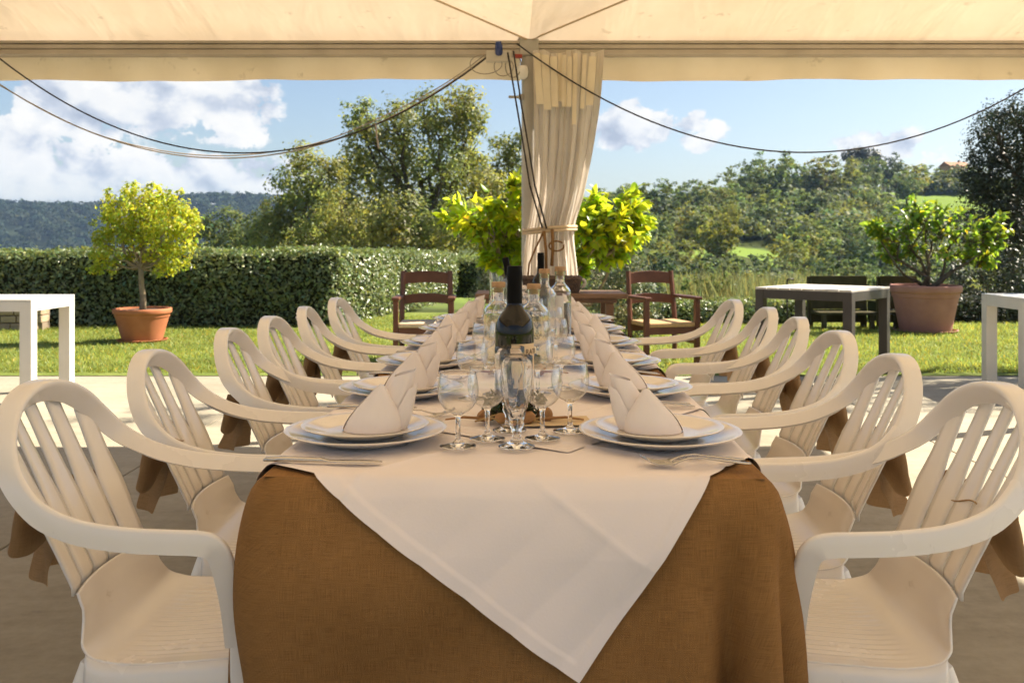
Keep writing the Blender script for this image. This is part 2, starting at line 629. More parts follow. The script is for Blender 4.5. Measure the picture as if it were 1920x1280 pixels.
M['leaf_ridge'] = leaf_mat('leaf_ridge', (.028, .042, .024), (.04, .06, .02), .25, .7, .1)
M['leaf_dry'] = leaf_mat('leaf_dry', (.22, .215, .085), (.28, .29, .10), .4, .6, .2)
M['core'] = mat('inner_twigs', (.03, .032, .016), .95, .05)

# ------------------------------------------------------------------ foliage helpers


def unit(a):
    return a / (np.linalg.norm(a, axis=-1, keepdims=True) + 1e-9)


def tints(n, spread=.3, warm=.15, r=rng):
    v = 1 + spread * r.normal(0, .5, n)
    w = warm * r.normal(0, .6, n)
    c = np.stack([v * (1 + w), v, v * (1 - w)], 1)
    return np.clip(c, .25, 2.2)


def leaf_mesh(name, c, nrm, size, aspect=.5, col=None, fold=.25, r=rng, droop=None):
    """one folded diamond leaf (two triangles) for every centre"""
    n = len(c)
    rnd = unit(r.normal(size=(n, 3)))
    if droop is not None:
        rnd = unit(rnd + droop)
    t = unit(rnd - nrm * np.sum(rnd * nrm, 1, keepdims=True))
    s = np.cross(nrm, t)
    L = size[:, None]
    b = c - t * L * .5
    e = c + t * L * .5
    l_ = c + s * L * aspect * .5 + nrm * L * fold * .4
    r_ = c - s * L * aspect * .5 + nrm * L * fold * .4
    V = np.stack([b, r_, e, l_], 1).reshape(-1, 3)
    i = np.arange(n)[:, None] * 4
    Q = np.concatenate([i + [[0, 1, 2]], i + [[0, 2, 3]]], 1).reshape(-1, 3)
    cc = np.repeat(col if col is not None else np.ones((n, 3)), 2, axis=0)
    return mesh_np(name, V, Q, cc)


def lobe_points(lobes, dens, shell=.55, r=rng, clump=.28, flat=1.0):
    """leaf positions in clumps on the outer part of each lobe"""
    cs, ns = [], []
    for (x, y, z, rad) in lobes:
        k = max(20, int(dens * rad * rad))
        nc = max(6, int(k / 28))
        d = unit(r.normal(size=(nc, 3)))
        rr = rad * (shell + (1.08 - shell) * r.random(nc) ** .6)
        cc = d * rr[:, None] * np.array([1, 1, flat])
        idx = r.integers(0, nc, k)
        off = r.normal(size=(k, 3)) * clump * rad * .55
        p = cc[idx] + off
        out = unit(p + r.normal(size=(k, 3)) * rad * .5 + np.array([0, 0, .35 * rad]))
        cs.append(p + np.array([x, y, z]))
        ns.append(out)
    return np.concatenate(cs), np.concatenate(ns)


def limb_path(a, b, sag, r, n=6):
    a, b = np.array(a, float), np.array(b, float)
    t = np.linspace(0, 1, n)[:, None]
    p = a + (b - a) * t
    L = np.linalg.norm(b - a)
    p[1:-1] += r.normal(size=(n - 2, 3)) * L * .045
    p[:, 2] += (np.sin(t[:, 0] * math.pi) * sag * L)
    return p


def tree(name, label, base, lobes, leaf, dens, mt, bark, group=None, trunk_r=.12, fork=.4, seed=1, shell=.5, clump=.3, spread=.35, warm=.2, aspect=.55, cat='tree', limbs=True):
    r = np.random.default_rng(seed)
    t = empty(name, tuple(base))
    tag(t, label, cat, group)
    bx = np.array(base, float)
    L = [(x - bx[0], y - bx[1], z - bx[2], q) for (x, y, z, q) in lobes]
    arr = np.array(L)
    top = arr[:, 2].max()
    cen = arr[:, :2].mean(0)
    fk = np.array([cen[0] * fork * .6, cen[1] * fork * .6, top * fork])
    b = B()
    b.tube(limb_path((0, 0, -.15), fk, 0, r), np.linspace(trunk_r, trunk_r * .7, 6), 8)
    if limbs:
        for (x, y, z, q) in L:
            st = fk * (.75 + .25 * r.random())
            b.tube(limb_path(st, (x, y, z), -.06, r), np.linspace(trunk_r * .42, trunk_r * .06, 6), 5, cap=False)
            for _ in range(4):
                e = np.array([x, y, z]) + unit(r.normal(size=3)) * q * .85
                b.tube(limb_path((x * .8 + fk[0] * .2, y * .8 + fk[1] * .2, z * .8 + fk[2] * .2), e, .03, r, 4), np.linspace(trunk_r * .13, trunk_r * .03, 4), 4, cap=False)
    obj('trunk', b.mesh('trunk', True), bark, t)
    c, n = lobe_points(L, dens, shell, r, clump)
    sz = leaf * (.6 + .7 * r.random(len(c)))
    # tint differs from clump to clump as well as leaf to leaf
    lobid = np.argmin(((c[:, None, :] - arr[None, :, :3]) ** 2).sum(2), 1) if len(c) * len(arr) < 4e6 else np.zeros(len(c), int)
    lt = tints(len(arr), spread * .5, warm * .6, r)
    col = tints(len(c), spread, warm, r) * lt[lobid]
    obj('crown', leaf_mesh('crown', c, n, sz, aspect, col, .25, r), mt, t)
    return t


def lob(lst, d, dj=.9, r=rng):
    out = []
    for (px, py, pr) in lst:
        q = pr * d / F
        dd = d + r.uniform(-dj, dj) * q * 1.3
        p = P(px, py, dd)
        out.append((p[0], p[1], p[2], q))
    return out

# ------------------------------------------------------------------ setting: ground, terrain, lawn, patio


# hillside trees: px centre, px top, px width, depth, variety
HT = [(1140, 350, 70, 120, 0), (1185, 343, 62, 125, 1), (1235, 336, 70, 120, 2), (1290, 335, 84, 125, 0), (1335, 350, 64, 130, 3),
      (1372, 332, 76, 135, 1), (1408, 302, 86, 140, 0), (1446, 286, 96, 145, 2), (1496, 306, 84, 150, 1), (1548, 290, 88, 150, 3),
      (1594, 309, 64, 155, 1), (1626, 292, 62, 160, 0), (1662, 289, 56, 165, 4), (1704, 306, 74, 165, 3), (1742, 306, 70, 170, 1), (1700, 322, 60, 150, 2),
      (1172, 388, 92, 110, 1), (1232, 392, 84, 105, 0), (1300, 382, 88, 110, 3), (1362, 370, 96, 120, 0), (1422, 352, 92, 125, 1),
      (1482, 358, 96, 130, 2), (1532, 350, 86, 130, 0), (1584, 372, 84, 135, 3), (1642, 352, 74, 140, 1), (1612, 345, 58, 150, 4),
      (1748, 392, 60, 130, 2), (1690, 384, 56, 120, 4),
      (1345, 402, 80, 85, 5), (1372, 376, 34, 86, 5), (1208, 430, 92, 85, 2), (1160, 438, 74, 80, 0), (1262, 446, 80, 78, 3),
      (1524, 408, 92, 100, 1), (1574, 402, 84, 105, 0), (1622, 424, 82, 100, 2), (1676, 420, 74, 105, 1), (1496, 436, 84, 88, 5),
      (1236, 474, 86, 70, 4), (1292, 484, 90, 68, 4), (1352, 474, 84, 70, 2), (1412, 478, 84, 72, 4), (1468, 472, 82, 74, 0),
      (1546, 480, 76, 75, 4), (1606, 486, 84, 74, 2), (1668, 476, 82, 78, 4), (1726, 474, 74, 80, 1), (1636, 512, 90, 64, 2),
      (1456, 506, 84, 60, 0), (1388, 508, 74, 60, 4), (1560, 520, 80, 62, 4), (1700, 508, 84, 66, 0), (1120, 388, 70, 112, 2)]
hill_pts = []
hill_trees = []
for (px, py, w, d, k) in HT:
    wid = w * d / F
    hgt = wid * (1.7 if w < 40 else (1.0 if d > 100 else 1.15))
    tp = P(px, py, d)
    hill_trees.append((tp[0], tp[1], tp[2] - hgt, wid, hgt, k, px, py))
    hill_pts.append((tp[0], tp[1], tp[2] - hgt))
_h = P(1784, 322, 172)
anch = [(_h[0], _h[1], _h[2] - .9), (_h[0] + 12, _h[1], _h[2] - .9), (-60, 60, -7), (-30, 60, -6), (-100, 120, -14), (-40, 130, -12), (0, 60, -5), (3, 90, -6), (-10, 200, -16), (-200, 300, -25),
        (60, 190, 9), (100, 190, 12), (40, 230, 6), (10, 180, -4), (160, 260, 14), (200, 100, 6), (100, 60, 0), (60, 40, -1), (0, 40, -3.4), (-20, 35, -3.4), (20, 40, -3.2),
        (300, 400, 10), (0, 400, -12), (-300, 100, -12), (-200, 600, -6), (200, 700, 0), (0, -100, 0), (-100, -100, 0), (100, -100, 0), (-100, 0, -2), (100, 0, 0), (0, -600, 0),
        (600, 0, 4), (-700, 0, -10), (0, 1200, -5), (1000, 1000, 0), (-1000, 1000, -5), (1000, -1000, 0), (-1000, -1000, 0)]
AP = np.array([(a, b) for a, b, _ in hill_pts] + [(a, b) for a, b, _ in anch])
AZ = np.array([c for _, _, c in hill_pts] + [c for _, _, c in anch])


def ground_z(x, y):
    x, y = np.asarray(x, float), np.asarray(y, float)
    d2 = (x[..., None] - AP[:, 0]) ** 2 + (y[..., None] - AP[:, 1]) ** 2
    w = 1 / (d2 + 12.0) ** 1.6
    z = (w * AZ).sum(-1) / w.sum(-1)
    # level garden terrace round the house, falling away behind the hedges
    dist = np.maximum(np.maximum(np.abs(x) - 17, 0), np.maximum(y - 16.0, -30 - y))
    k = np.clip(dist / 14.0, 0, 1)
    k = k * k * (3 - 2 * k)
    return -.03 * (1 - k) + z * k


rads = np.concatenate([[0], np.geomspace(3, 1500, 110)])
angs = np.linspace(0, 2 * math.pi, 241)[:-1]
RR, AA = np.meshgrid(rads, angs, indexing='ij')
XX, YY = RR * np.sin(AA), RR * np.cos(AA)
ZZ = ground_z(XX, YY)
G = np.stack([XX, YY, ZZ], 2)
na, nb = G.shape[:2]
i, j = np.meshgrid(np.arange(na - 1), np.arange(nb), indexing='ij')
j2 = (j + 1) % nb
Q = np.stack([i * nb + j, i * nb + j2, (i + 1) * nb + j2, (i + 1) * nb + j], 2).reshape(-1, 4)
tag(obj('terrain', mesh_np('terrain', G.reshape(-1, 3), Q[nb:], smooth=True), M['terrain']), kind='structure')

b = B()
b.grid(np.stack(np.meshgrid(np.linspace(-15, 15, 40), np.linspace(8.0, 15.2, 20), indexing='ij') + [np.zeros((40, 20)) + .006], 2))
lawn = tag(obj('lawn', b, M['lawn']), kind='structure')

# grass blades: countless, one object
ng = 150000
gx = rng.uniform(-9.5, 9.5, ng)
gy = 8.17 + 6.2 * rng.random(ng) ** 1.25
keep = np.abs(gx) < gy * .62
gx, gy = gx[keep], gy[keep]
ng = len(gx)
patch = np.sin(gx * 1.7 + 1.3 * np.sin(gy * 1.1)) * np.sin(gy * 2.1 + gx * .6)
gh = (.022 + .024 * rng.random(ng)) * (1 + .3 * patch) * (1 + .5 * (rng.random(ng) > .965))
ga = rng.uniform(0, 2 * math.pi, ng)
gw = .0035 + .003 * rng.random(ng)
base = np.stack([gx, gy, np.full(ng, .004)], 1)
side = np.stack([np.cos(ga), np.sin(ga), np.zeros(ng)], 1) * gw[:, None]
lean = np.stack([rng.normal(0, .45, ng), rng.normal(0, .45, ng), np.ones(ng)], 1) * gh[:, None]
V = np.stack([base - side, base + side, base + lean], 1).reshape(-1, 3)
Q = np.arange(ng * 3).reshape(-1, 3)
gc = tints(ng, .35, .22) * (1 + .18 * patch)[:, None]
dry = rng.random(ng) > .93
gc[dry] = gc[dry] * np.array([1.7, 1.15, .9])
tag(obj('grass', mesh_np('grass', V, Q, gc), M['grass']), 'short sunlit lawn grass between the patio and the hedges', 'grass', kind='stuff')

# patio: large concrete slabs with open joints
b = B()
b.box(-15, 15, -8, 8.195, -.10, -.012)
patio = tag(obj('patio', b, M['joint']), kind='structure')
xs = [-14.97, -10.62, -6.27, -1.92, 2.43, 6.78, 11.13, 15]
ys = [-8, -2.2, 2.15, 8.19]
for a, c_ in zip(xs[:-1], xs[1:]):
    for e, f in zip(ys[:-1], ys[1:]):
        b = B()
        b.box(a + .004, c_ - .004, e + .004, f - .004, -.09, 0)
        obj('slab', b, M['concrete'], patio, bevel=.004)

# ------------------------------------------------------------------ far wooded ridge on the left
b = B()
nx, ny = 90, 14
gx, gy = np.meshgrid(np.linspace(-760, 260, nx), np.linspace(520, 860, ny), indexing='ij')


def ridge_z(x, y):
    prof = np.interp(x / 700.0 * F + CX, [-700, 0, 170, 330, 480, 620, 800, 1000, 1400], [36, 34, 35, 38.5, 38.5, 36, 32, 26, 8])
    s = np.clip((y - 520) / 200, 0, 1)
    s = s * s * (3 - 2 * s)
    return -16 + (prof - 9 + 16) * s + 2.0 * np.sin(x * .03 + y * .02) * s


gz = ridge_z(gx, gy)
ridge = tag(obj('hill', B().grid(np.stack([gx, gy, gz], 2)).mesh('hill', True), M['forest_floor']), kind='structure')
nt = 4600
tx = rng.uniform(-700, 230, nt)
ty = np.where(np.arange(nt) < 3400, rng.uniform(530, 740, nt), rng.uniform(690, 800, nt))
tz = ridge_z(tx, ty)
tr_ = rng.uniform(3.0, 6.0, nt)
kq = 42
d = unit(rng.normal(size=(nt, kq, 3)))
d[:, :, 2] = np.abs(d[:, :, 2]) * 1.0 - .15
c = np.stack([tx, ty, tz + tr_ * .8], 1)[:, None, :] + d * (tr_ * .95)[:, None, None] * (.75 + .3 * rng.random((nt, kq, 1)))
nn = unit(d + .5 * rng.normal(size=d.shape) + np.array([0, 0, .3]))
col = np.repeat(tints(nt, .45, .2), kq, 0) * tints(nt * kq, .25, .1)
me = leaf_mesh('woods', c.reshape(-1, 3), nn.reshape(-1, 3), np.repeat(tr_ * .42, kq) * (.7 + .6 * rng.random(nt * kq)), .8, col, .1)
tag(obj('woods', me, M['leaf_ridge']), 'dark blue-green woods covering the far ridge on the left', 'woods', kind='stuff')

# ------------------------------------------------------------------ hillside trees on the right
variants = []
for k in range(6):
    r = np.random.default_rng(40 + k)
    lobes = []
    n = [17, 15, 18, 16, 15, 16][k]
    for q in range(n):
        u = (q + .5) / n
        zz = .24 + .64 * u
        rad = .15 * (1 - .4 * u) + .055
        w = .34 * math.sin(math.pi * min(1, .25 + .75 * (1 - u))) * (.5 + .7 * r.random())
        a = q * 2.4 + r.uniform(-.5, .5)
        lobes.append((w * math.cos(a), w * math.sin(a), zz, rad))
    lobes.append((0, 0, .45, .28))
    cpt, npt = lobe_points(lobes, 6200, .62, r, .30)
    keep = cpt[:, 2] > .10
    cpt, npt = cpt[keep], npt[keep]
    base_t = [(1, 1, 1), (1.15, 1.12, .95), (.85, .92, .9), (1.3, 1.12, .8), (.5, .58, .62), (1.45, 1.25, .75)][k]
    larr = np.array(lobes)
    lid = np.argmin(((cpt[:, None] - larr[None, :, :3]) ** 2).sum(2), 1)
    col = tints(len(cpt), .4, .15, r) * tints(len(lobes), .25, .12, r)[lid] * np.array(base_t)
    cm = leaf_mesh('far_crown', cpt, npt, .045 * (.6 + .8 * r.random(len(cpt))), .8, col, .15, r)
    cm.materials.append(M['leaf_far'])
    tb = B()
    tb.tube([(0, 0, -.12), (.01, 0, .15), (0, .01, .45)], [.035, .028, .012], 6)
    for q in range(5):
        l = lobes[q]
        tb.tube([(0, 0, .18), (l[0] * .5, l[1] * .5, .3), l[:3]], [.02, .013, .006], 4, cap=False)
    tm = tb.mesh('far_trunk', True)
    tm.materials.append(M['bark'])
    variants.append((cm, tm))
kindword = ['mid green', 'pale green', 'olive green', 'yellowish', 'dark', 'bright yellow-green']
rows = {}
for (x, y, z, wid, hgt, k, px, py) in hill_trees:
    t = empty('hillside_tree', (x, y, z), random.uniform(0, 6.28))
    o = obj('crown', variants[k][0], None, t)
    o.scale = (wid * 1.35, wid * 1.35, hgt)
    o = obj('trunk', variants[k][1], None, t)
    o.scale = (wid, wid, hgt)
    band = 'on the skyline' if y > 119 and py < 352 else ('high on the slope' if y > 108 else ('beside the green meadow' if y > 82 else 'low on the slope'))
    rows.setdefault((kindword[k], band), []).append(t)
NTH = ['first', 'second', 'third', 'fourth', 'fifth', 'sixth', 'seventh', 'eighth', 'ninth']
for (kw_, band), lst in rows.items():
    lst.sort(key=lambda q: q.location[0] / q.location[1])
    for q, t in enumerate(lst):
        if len(lst) == 1:
            tag(t, f'{kw_} leafy tree {band} of the right-hand hill, alone of its colour', 'tree', 'trees on the right-hand hillside')
        else:
            tag(t, f'{kw_} tree {band} of the right hill, {NTH[q]} such from the left', 'tree', f'{kw_} trees {band}')

# dense woodland between them: nobody could count it
nt = 2600
wd_ = rng.uniform(58, 168, nt) ** 1.0
wpx = rng.uniform(1085, 1850, nt)
wx_, wy_ = (wpx - CX) / F * wd_, wd_
ok = np.ones(nt, bool)
for (mx_, my_, rx_, ry_) in ((27, 104, 12, 11), (70, 150, 11, 13), (36, 96, 8, 8)):
    ok &= ((wx_ - mx_) / rx_) ** 2 + ((wy_ - my_) / ry_) ** 2 > 1
    ok &= ~((np.abs(wx_ / wy_ - mx_ / my_) < rx_ / my_ * .9) & (wy_ < my_) & (wy_ > my_ - 30))
wx_, wy_ = wx_[ok], wy_[ok]
nt = len(wx_)
wr = rng.uniform(1.0, 2.2, nt) * (.6 + wy_ / 200)
kq = 46
d = unit(rng.normal(size=(nt, kq, 3)))
d[:, :, 2] = np.abs(d[:, :, 2]) - .1
c = np.stack([wx_, wy_, ground_z(wx_, wy_) + wr * .5], 1)[:, None, :] + d * wr[:, None, None] * (.75 + .35 * rng.random((nt, kq, 1)))
nn = unit(d + .5 * rng.normal(size=d.shape) + np.array([0, 0, .3]))
col = np.repeat(tints(nt, .5, .2) * np.where(rng.random(nt) < .4, .5, .85)[:, None], kq, 0) * tints(nt * kq, .3, .1)
me = leaf_mesh('hillside_woods', c.reshape(-1, 3), nn.reshape(-1, 3), np.repeat(wr * .30, kq) * (.7 + .6 * rng.random(nt * kq)), .8, col, .15)
tag(obj('hillside_woods', me, M['leaf_far']), 'dense green scrub and woodland covering the right-hand hillside', 'woods', kind='stuff')

# far house and umbrella pine on the hilltop
hp = P(1790, 318, 172)
h = empty('hilltop_house', (hp[0], hp[1], hp[2] - .9), R(12))
h.scale = (.5, .5, .5)
tag(h, 'small orange house with tiled roof on the hilltop', 'house')
b = B()
b.box(-4, 4, -3, 3, -2, 3.0)
obj('wall', b, M['house_wall'], h)
b = B()
b.add([(-4.5, -3.5, 2.9), (4.5, -3.5, 2.9), (4.5, 3.5, 2.9), (-4.5, 3.5, 2.9), (-4.5, 0, 4.6), (4.5, 0, 4.6)], [(0, 1, 5, 4), (2, 3, 4, 5), (0, 4, 3), (1, 2, 5), (3, 2, 1, 0)])
rf = obj('roof', b, M['roof_tile'], h)
b = B()
b.box(1.5, 2.1, -.3, .3, 3.6, 5.2)
obj('chimney', b, M['house_wall'], rf)
for x in (-2.6, 0, 2.6):
    b = B()
    b.box(x - .45, x + .45, -3.03, -2.9, .6, 2.0)
    obj('window', b, M['window'], h)
pt = P(1616, 300, 168)
tree('umbrella_pine', 'dark flat-topped umbrella pine on the hill skyline', (pt[0], pt[1], pt[2] - 6), [(pt[0] + a, pt[1] + b_, pt[2] + .5, 1.6) for a, b_ in ((-1.8, 0), (0, .6), (1.8, 0), (.3, -1))],
     .5, 320, M['leaf_dark'], M['bark'], trunk_r=.25, fork=.7, seed=5)

# ------------------------------------------------------------------ nearer trees and shrubs
tree('oak_tree', 'large spreading oak with open crown rising behind the hedge', P(795, 560, 34),
     lob([(868, 200, 42), (885, 230, 34), (800, 212, 42), (835, 245, 40), (742, 228, 40), (672, 222, 32), (692, 262, 42), (752, 292, 50), (832, 300, 46), (890, 292, 30), (662, 312, 42),
          (702, 352, 55), (782, 366, 60), (862, 362, 55), (642, 382, 48), (722, 424, 56), (822, 430, 60), (900, 424, 48), (650, 440, 48), (910, 350, 36)], 34),
     .15, 1750, M['leaf_oak'], M['bark'], trunk_r=.34, fork=.42, seed=11, shell=.35, clump=.34, spread=.45, warm=.16)
tree('oak_tree', 'leafy oak half hidden behind the curtained tent pole', P(985, 560, 39),
     lob([(952, 285, 34), (966, 330, 42), (940, 388, 48), (985, 262, 24), (922, 338, 32), (1000, 352, 44), (1020, 300, 34), (985, 420, 55), (1040, 390, 50), (1060, 430, 46), (960, 446, 44)], 39),
     .16, 1500, M['leaf_oak'], M['bark'], trunk_r=.3, fork=.45, seed=12, shell=.4, clump=.34, spread=.45, warm=.16)
tree('oak_tree', 'smaller round oak left of the large spreading oak', P(575, 560, 31),
     lob([(572, 312, 40), (545, 348, 38), (602, 342, 40), (626, 318, 26), (582, 390, 50), (524, 402, 36), (556, 436, 46), (616, 428, 50), (500, 446, 40), (640, 452, 40)], 31),
     .135, 2000, M['leaf_oak'], M['bark'], trunk_r=.24, fork=.42, seed=13, shell=.4, clump=.33, spread=.45, warm=.16)
tree('bushy_tree', 'dense olive bushes filling the foot of the big oak', P(720, 545, 28.5),
     lob([(640, 400, 42), (690, 420, 46), (600, 425, 40), (740, 400, 44), (790, 425, 46), (850, 410, 44), (900, 430, 44), (660, 455, 40), (560, 450, 40), (830, 455, 40), (740, 450, 44), (940, 450, 40)], 28.5),
     .13, 1700, M['leaf_oak'], M['bark'], trunk_r=.12, fork=.3, seed=18, shell=.45, clump=.33, spread=.45, warm=.16)
tree('bushy_tree', 'pale bushy tree at the left foot of the round oak', P(482, 540, 46), lob([(492, 428, 34), (462, 448, 30), (514, 404, 28), (448, 462, 26), (505, 456, 34)], 46),
     .2, 900, M['leaf_far'], M['bark'], trunk_r=.2, fork=.4, seed=14, spread=.45)
tree('bushy_tree', 'pale green bushy tree right of the potted topiary crown', P(412, 520, 72), lob([(412, 432, 36), (382, 444, 32), (440, 424, 28), (360, 456, 26), (430, 455, 34)], 72),
     .3, 420, M['leaf_far'], M['bark'], trunk_r=.25, fork=.4, seed=15, spread=.4)
tree('dark_tree', 'tall dark evergreen tree at the right edge of the picture', P(1915, 640, 17),
     lob([(1872, 232, 40), (1850, 276, 42), (1908, 262, 56), (1842, 322, 40), (1890, 330, 62), (1852, 380, 50), (1936, 340, 66), (1960, 250, 60), (1990, 330, 80), (1880, 430, 60), (1945, 430, 76), (1835, 360, 30), (1925, 210, 40), (1980, 470, 70), (1910, 500, 60)], 17),
     .062, 7500, M['leaf_dark'], M['bark'], trunk_r=.2, fork=.4, seed=16, shell=.45, clump=.3, spread=.5, warm=.2)


def shrub(name, label, px, d, lst, leaf, dens, mt, seed, cat='shrub', spread=.4, shell=.5, group=None):
    return tree(name, label, ((px - CX) / F * d, d, 0.0), lob(lst, d, .5, np.random.default_rng(seed)), leaf, dens, mt, M['bark'], trunk_r=.03, fork=.3, seed=seed, shell=shell, cat=cat, spread=spread, group=group)


shrub('silver_shrub', 'rounded silvery green shrub right of the curtain', 1155, 11.2, [(1150, 520, 46), (1190, 510, 40), (1110, 545, 42), (1165, 575, 50), (1205, 560, 36), (1120, 600, 44), (1180, 620, 46), (1135, 640, 40), (1200, 605, 34)], .045, 11000, M['leaf_silver'], 21)
shrub('grey_shrub', 'feathery grey shrub between hedge end and yellow-green plant', 922, 14, [(922, 500, 26), (912, 535, 26), (938, 528, 24), (905, 565, 26), (935, 565, 28), (925, 475, 16)], .035, 12000, M['leaf_silver'], 22)
shrub('dark_shrub', 'dark leafy shrub directly behind the pink pot', 1770, 14.3, [(1722, 540, 34), (1770, 520, 40), (1800, 560, 44), (1740, 585, 36), (1790, 595, 36), (1712, 500, 24)], .06, 5200, M['leaf_dark'], 23)
shrub('dark_shrub', 'dark leafy shrub at the right edge behind the white table', 1880, 14.0, [(1842, 530, 46), (1890, 515, 50), (1930, 550, 52), (1850, 585, 40), (1905, 590, 46), (1965, 530, 60)], .06, 5200, M['leaf_dark'], 24)
shrub('pale_shrub', 'light green bush above the low hedge right of wooden armchair', 1322, 15, [(1312, 515, 26), (1340, 525, 24), (1295, 545, 26), (1330, 555, 28), (1365, 548, 24)], .06, 3800, M['leaf_far'], 25)
shrub('pale_shrub', 'pale yellowish bush behind the dark slatted table', 1450, 16, [(1440, 540, 26), (1475, 528, 24), (1405, 535, 28), (1500, 545, 28), (1460, 565, 28)], .055, 3600, M['leaf_dry'], 26)

# tall dry grass behind the low hedge (countless)
n = 5200
x = rng.uniform((1270 - CX) / F * 16.5, (1540 - CX) / F * 16.5, n)
y = rng.uniform(14.2, 17.5, n)
hh = rng.uniform(.35, .85, n) * (1 - .35 * rng.random(n))
bs = np.stack([x, y, ground_z(x, y)], 1)
a = rng.uniform(0, 6.28, n)
sd = np.stack([np.cos(a), np.sin(a), 0 * a], 1) * .007
ln = np.stack([rng.normal(0, .22, n), rng.normal(0, .22, n), np.ones(n)], 1) * hh[:, None]
V = np.stack([bs - sd, bs + sd, bs + ln * .6 + sd * 1.5, bs + ln], 1).reshape(-1, 3)
i = np.arange(n)[:, None] * 4
tag(obj('tall_grass', mesh_np('tall_grass', V, np.concatenate([i + [[0, 1, 2]], i + [[0, 2, 3]]], 1).reshape(-1, 3), np.repeat(tints(n, .4, .2), 2, 0)), M['leaf_dry']),
    'tall dry tan grass behind the low hedge on the right', 'grass', kind='stuff')


def hedge(name, label, segs, thick, dens, leaf, seed, mt=None):
    """segs: polyline of (x, y, height) along the front foot of the hedge"""
    r = np.random.default_rng(seed)
    t = empty(name, (segs[0][0], segs[0][1], 0))
    tag(t, label, 'hedge')
    o0 = np.array([segs[0][0], segs[0][1], 0])
    cs, ns = [], []
    core = B()
    for (x0, y0, h0), (x1, y1, h1) in zip(segs[:-1], segs[1:]):
        a, e = np.array([x0, y0]), np.array([x1, y1])
        L = np.linalg.norm(e - a)
        u = (e - a) / L
        nf = np.array([u[1], -u[0]])                   # outward, towards the camera
        k = int(L * max(h0, h1) * dens)
        s = r.random(k)
        hz = r.random(k) ** .9
        hgt = h0 + (h1 - h0) * s
        dep = r.normal(0, .035, k) - .02 * np.sin(s * L * 3.1) - .03 * np.sin(hz * 5 + s * L * 1.3)
        p = a + (e - a) * s[:, None] + nf * dep[:, None]
        cs.append(np.column_stack([p, hz * hgt]))
        ns.append(unit(np.column_stack([np.tile(nf, (k, 1)), np.full(k, .45)]) + r.normal(size=(k, 3)) * .65))
        k2 = int(L * thick * dens * .8)
        s = r.random(k2)
        w = r.random(k2)
        p = a + (e - a) * s[:, None] - nf * (w * thick)[:, None]
        cs.append(np.column_stack([p, (h0 + (h1 - h0) * s) + r.normal(0, .03, k2) + .015 * np.sin(s * L * 4)]))
        ns.append(unit(np.array([0, 0, 1.0]) + r.normal(size=(k2, 3)) * .6))
        i0, i1 = a - nf * .07, e - nf * .07
        j0, j1 = a - nf * thick, e - nf * thick
        core.add([(*i0, 0), (*i1, 0), (*j1, 0), (*j0, 0), (*i0, h0 - .06), (*i1, h1 - .06), (*j1, h1 - .06), (*j0, h0 - .06)],
                 [(0, 1, 5, 4), (1, 2, 6, 5), (2, 3, 7, 6), (3, 0, 4, 7), (4, 5, 6, 7)])
    # closing end
    c = np.concatenate(cs)
    nn = np.concatenate(ns)
    c = c - o0
    sz = leaf * (.6 + .7 * r.random(len(c)))
    me = leaf_mesh('foliage', c, nn, sz, .55, tints(len(c), .5, .2, r), .25, r)
    obj('foliage', me, mt or M['leaf_hedge'], t)
    core.V = [tuple(np.array(v) - o0) for v in core.V]
    obj('twig_core', core, M['core'], t)
    return t


hedge('clipped_hedge', 'long clipped dark green hedge with lit right-hand return', [(-9.5, 12.7, 1.0), (-2.42, 12.7, 1.02), (-1.15, 18.6, .93)], .9, 1500, .062, 31)
hedge('clipped_hedge', 'lower yellowish hedge piece behind the left wooden armchair', [(-1.35, 19.4, .82), (-.35, 19.2, .75)], .8, 900, .07, 32, M['leaf_far'])
hedge('low_hedge', 'low dark green hedge behind the right wooden armchair', [(1.55, 13.1, .30), (4.25, 13.1, .30)], .5, 2200, .05, 33)
hedge('low_hedge', 'low hedge under the dark shrubs at far right', [(5.3, 13.4, .35), (9.5, 13.2, .35)], .5, 1500, .055, 34, M['leaf_dark'])

# low stone wall by the left hedge
wl = empty('stone_wall', (-6.6, 12.15, 0))
tag(wl, 'low tan stone wall seen under the left white table', 'wall')
b = B()
b.box(-.75, .44, .02, .22, 0, .29)
obj('mortar', b, M['mortar'], wl)
for row in range(3):
    x = -.77 + .05 * row
    while x < .38:
        w = random.uniform(.14, .24)
        w = min(w, .46 - x)
        b = B()
        b.box(x, x + w - .012, -.02 + random.uniform(-.012, .012), .2, row * .1 + .004, row * .1 + .092)
        obj('stone', b, M['stone'], wl, bevel=.012)
        x += w

# wooden bench backs and iron hook behind the low hedge
for k, (px0, px1, lab) in enumerate([(1517, 1626, 'dark mossy plank bench back behind the slatted table'), (1648, 1720, 'dark mossy plank bench back mostly hidden by the pink pot')]):
    d = 12.6
    x0, x1 = (px0 - CX) / F * d, (px1 - CX) / F * d
    t = empty('plank_bench', ((x0 + x1) / 2, d, 0))
    tag(t, lab, 'bench', None)
    w = (x1 - x0) / 2
    for z0, z1 in ((.07, .24), (.255, .40), (.41, .55), (.56, .70)):
        b = B()
        b.box(-w + .02, w - .02, -.015, .02, z0, z1)
        obj('board', b, M['plank_green'], t, bevel=.004)
    for s in (-1, 1):
        b = B()
        b.box(s * (w - .03) - .035, s * (w - .03) + .035, .022, .09, 0, .69)
        obj('post', b, M['plank_green'], t, bevel=.004)
    b = B()
    b.box(-w + .01, w - .01, -.42, -.03, .20, .235)
    obj('seat', b, M['plank_green'], t, bevel=.004)
    for s in (-1, 1):
        b = B()
        b.box(s * (w - .08) - .03, s * (w - .08) + .03, -.40, -.34, 0, .198)
        obj('leg', b, M['plank_green'], t, bevel=.004)
d = 12.3
x = (1476 - CX) / F * d
b = B()
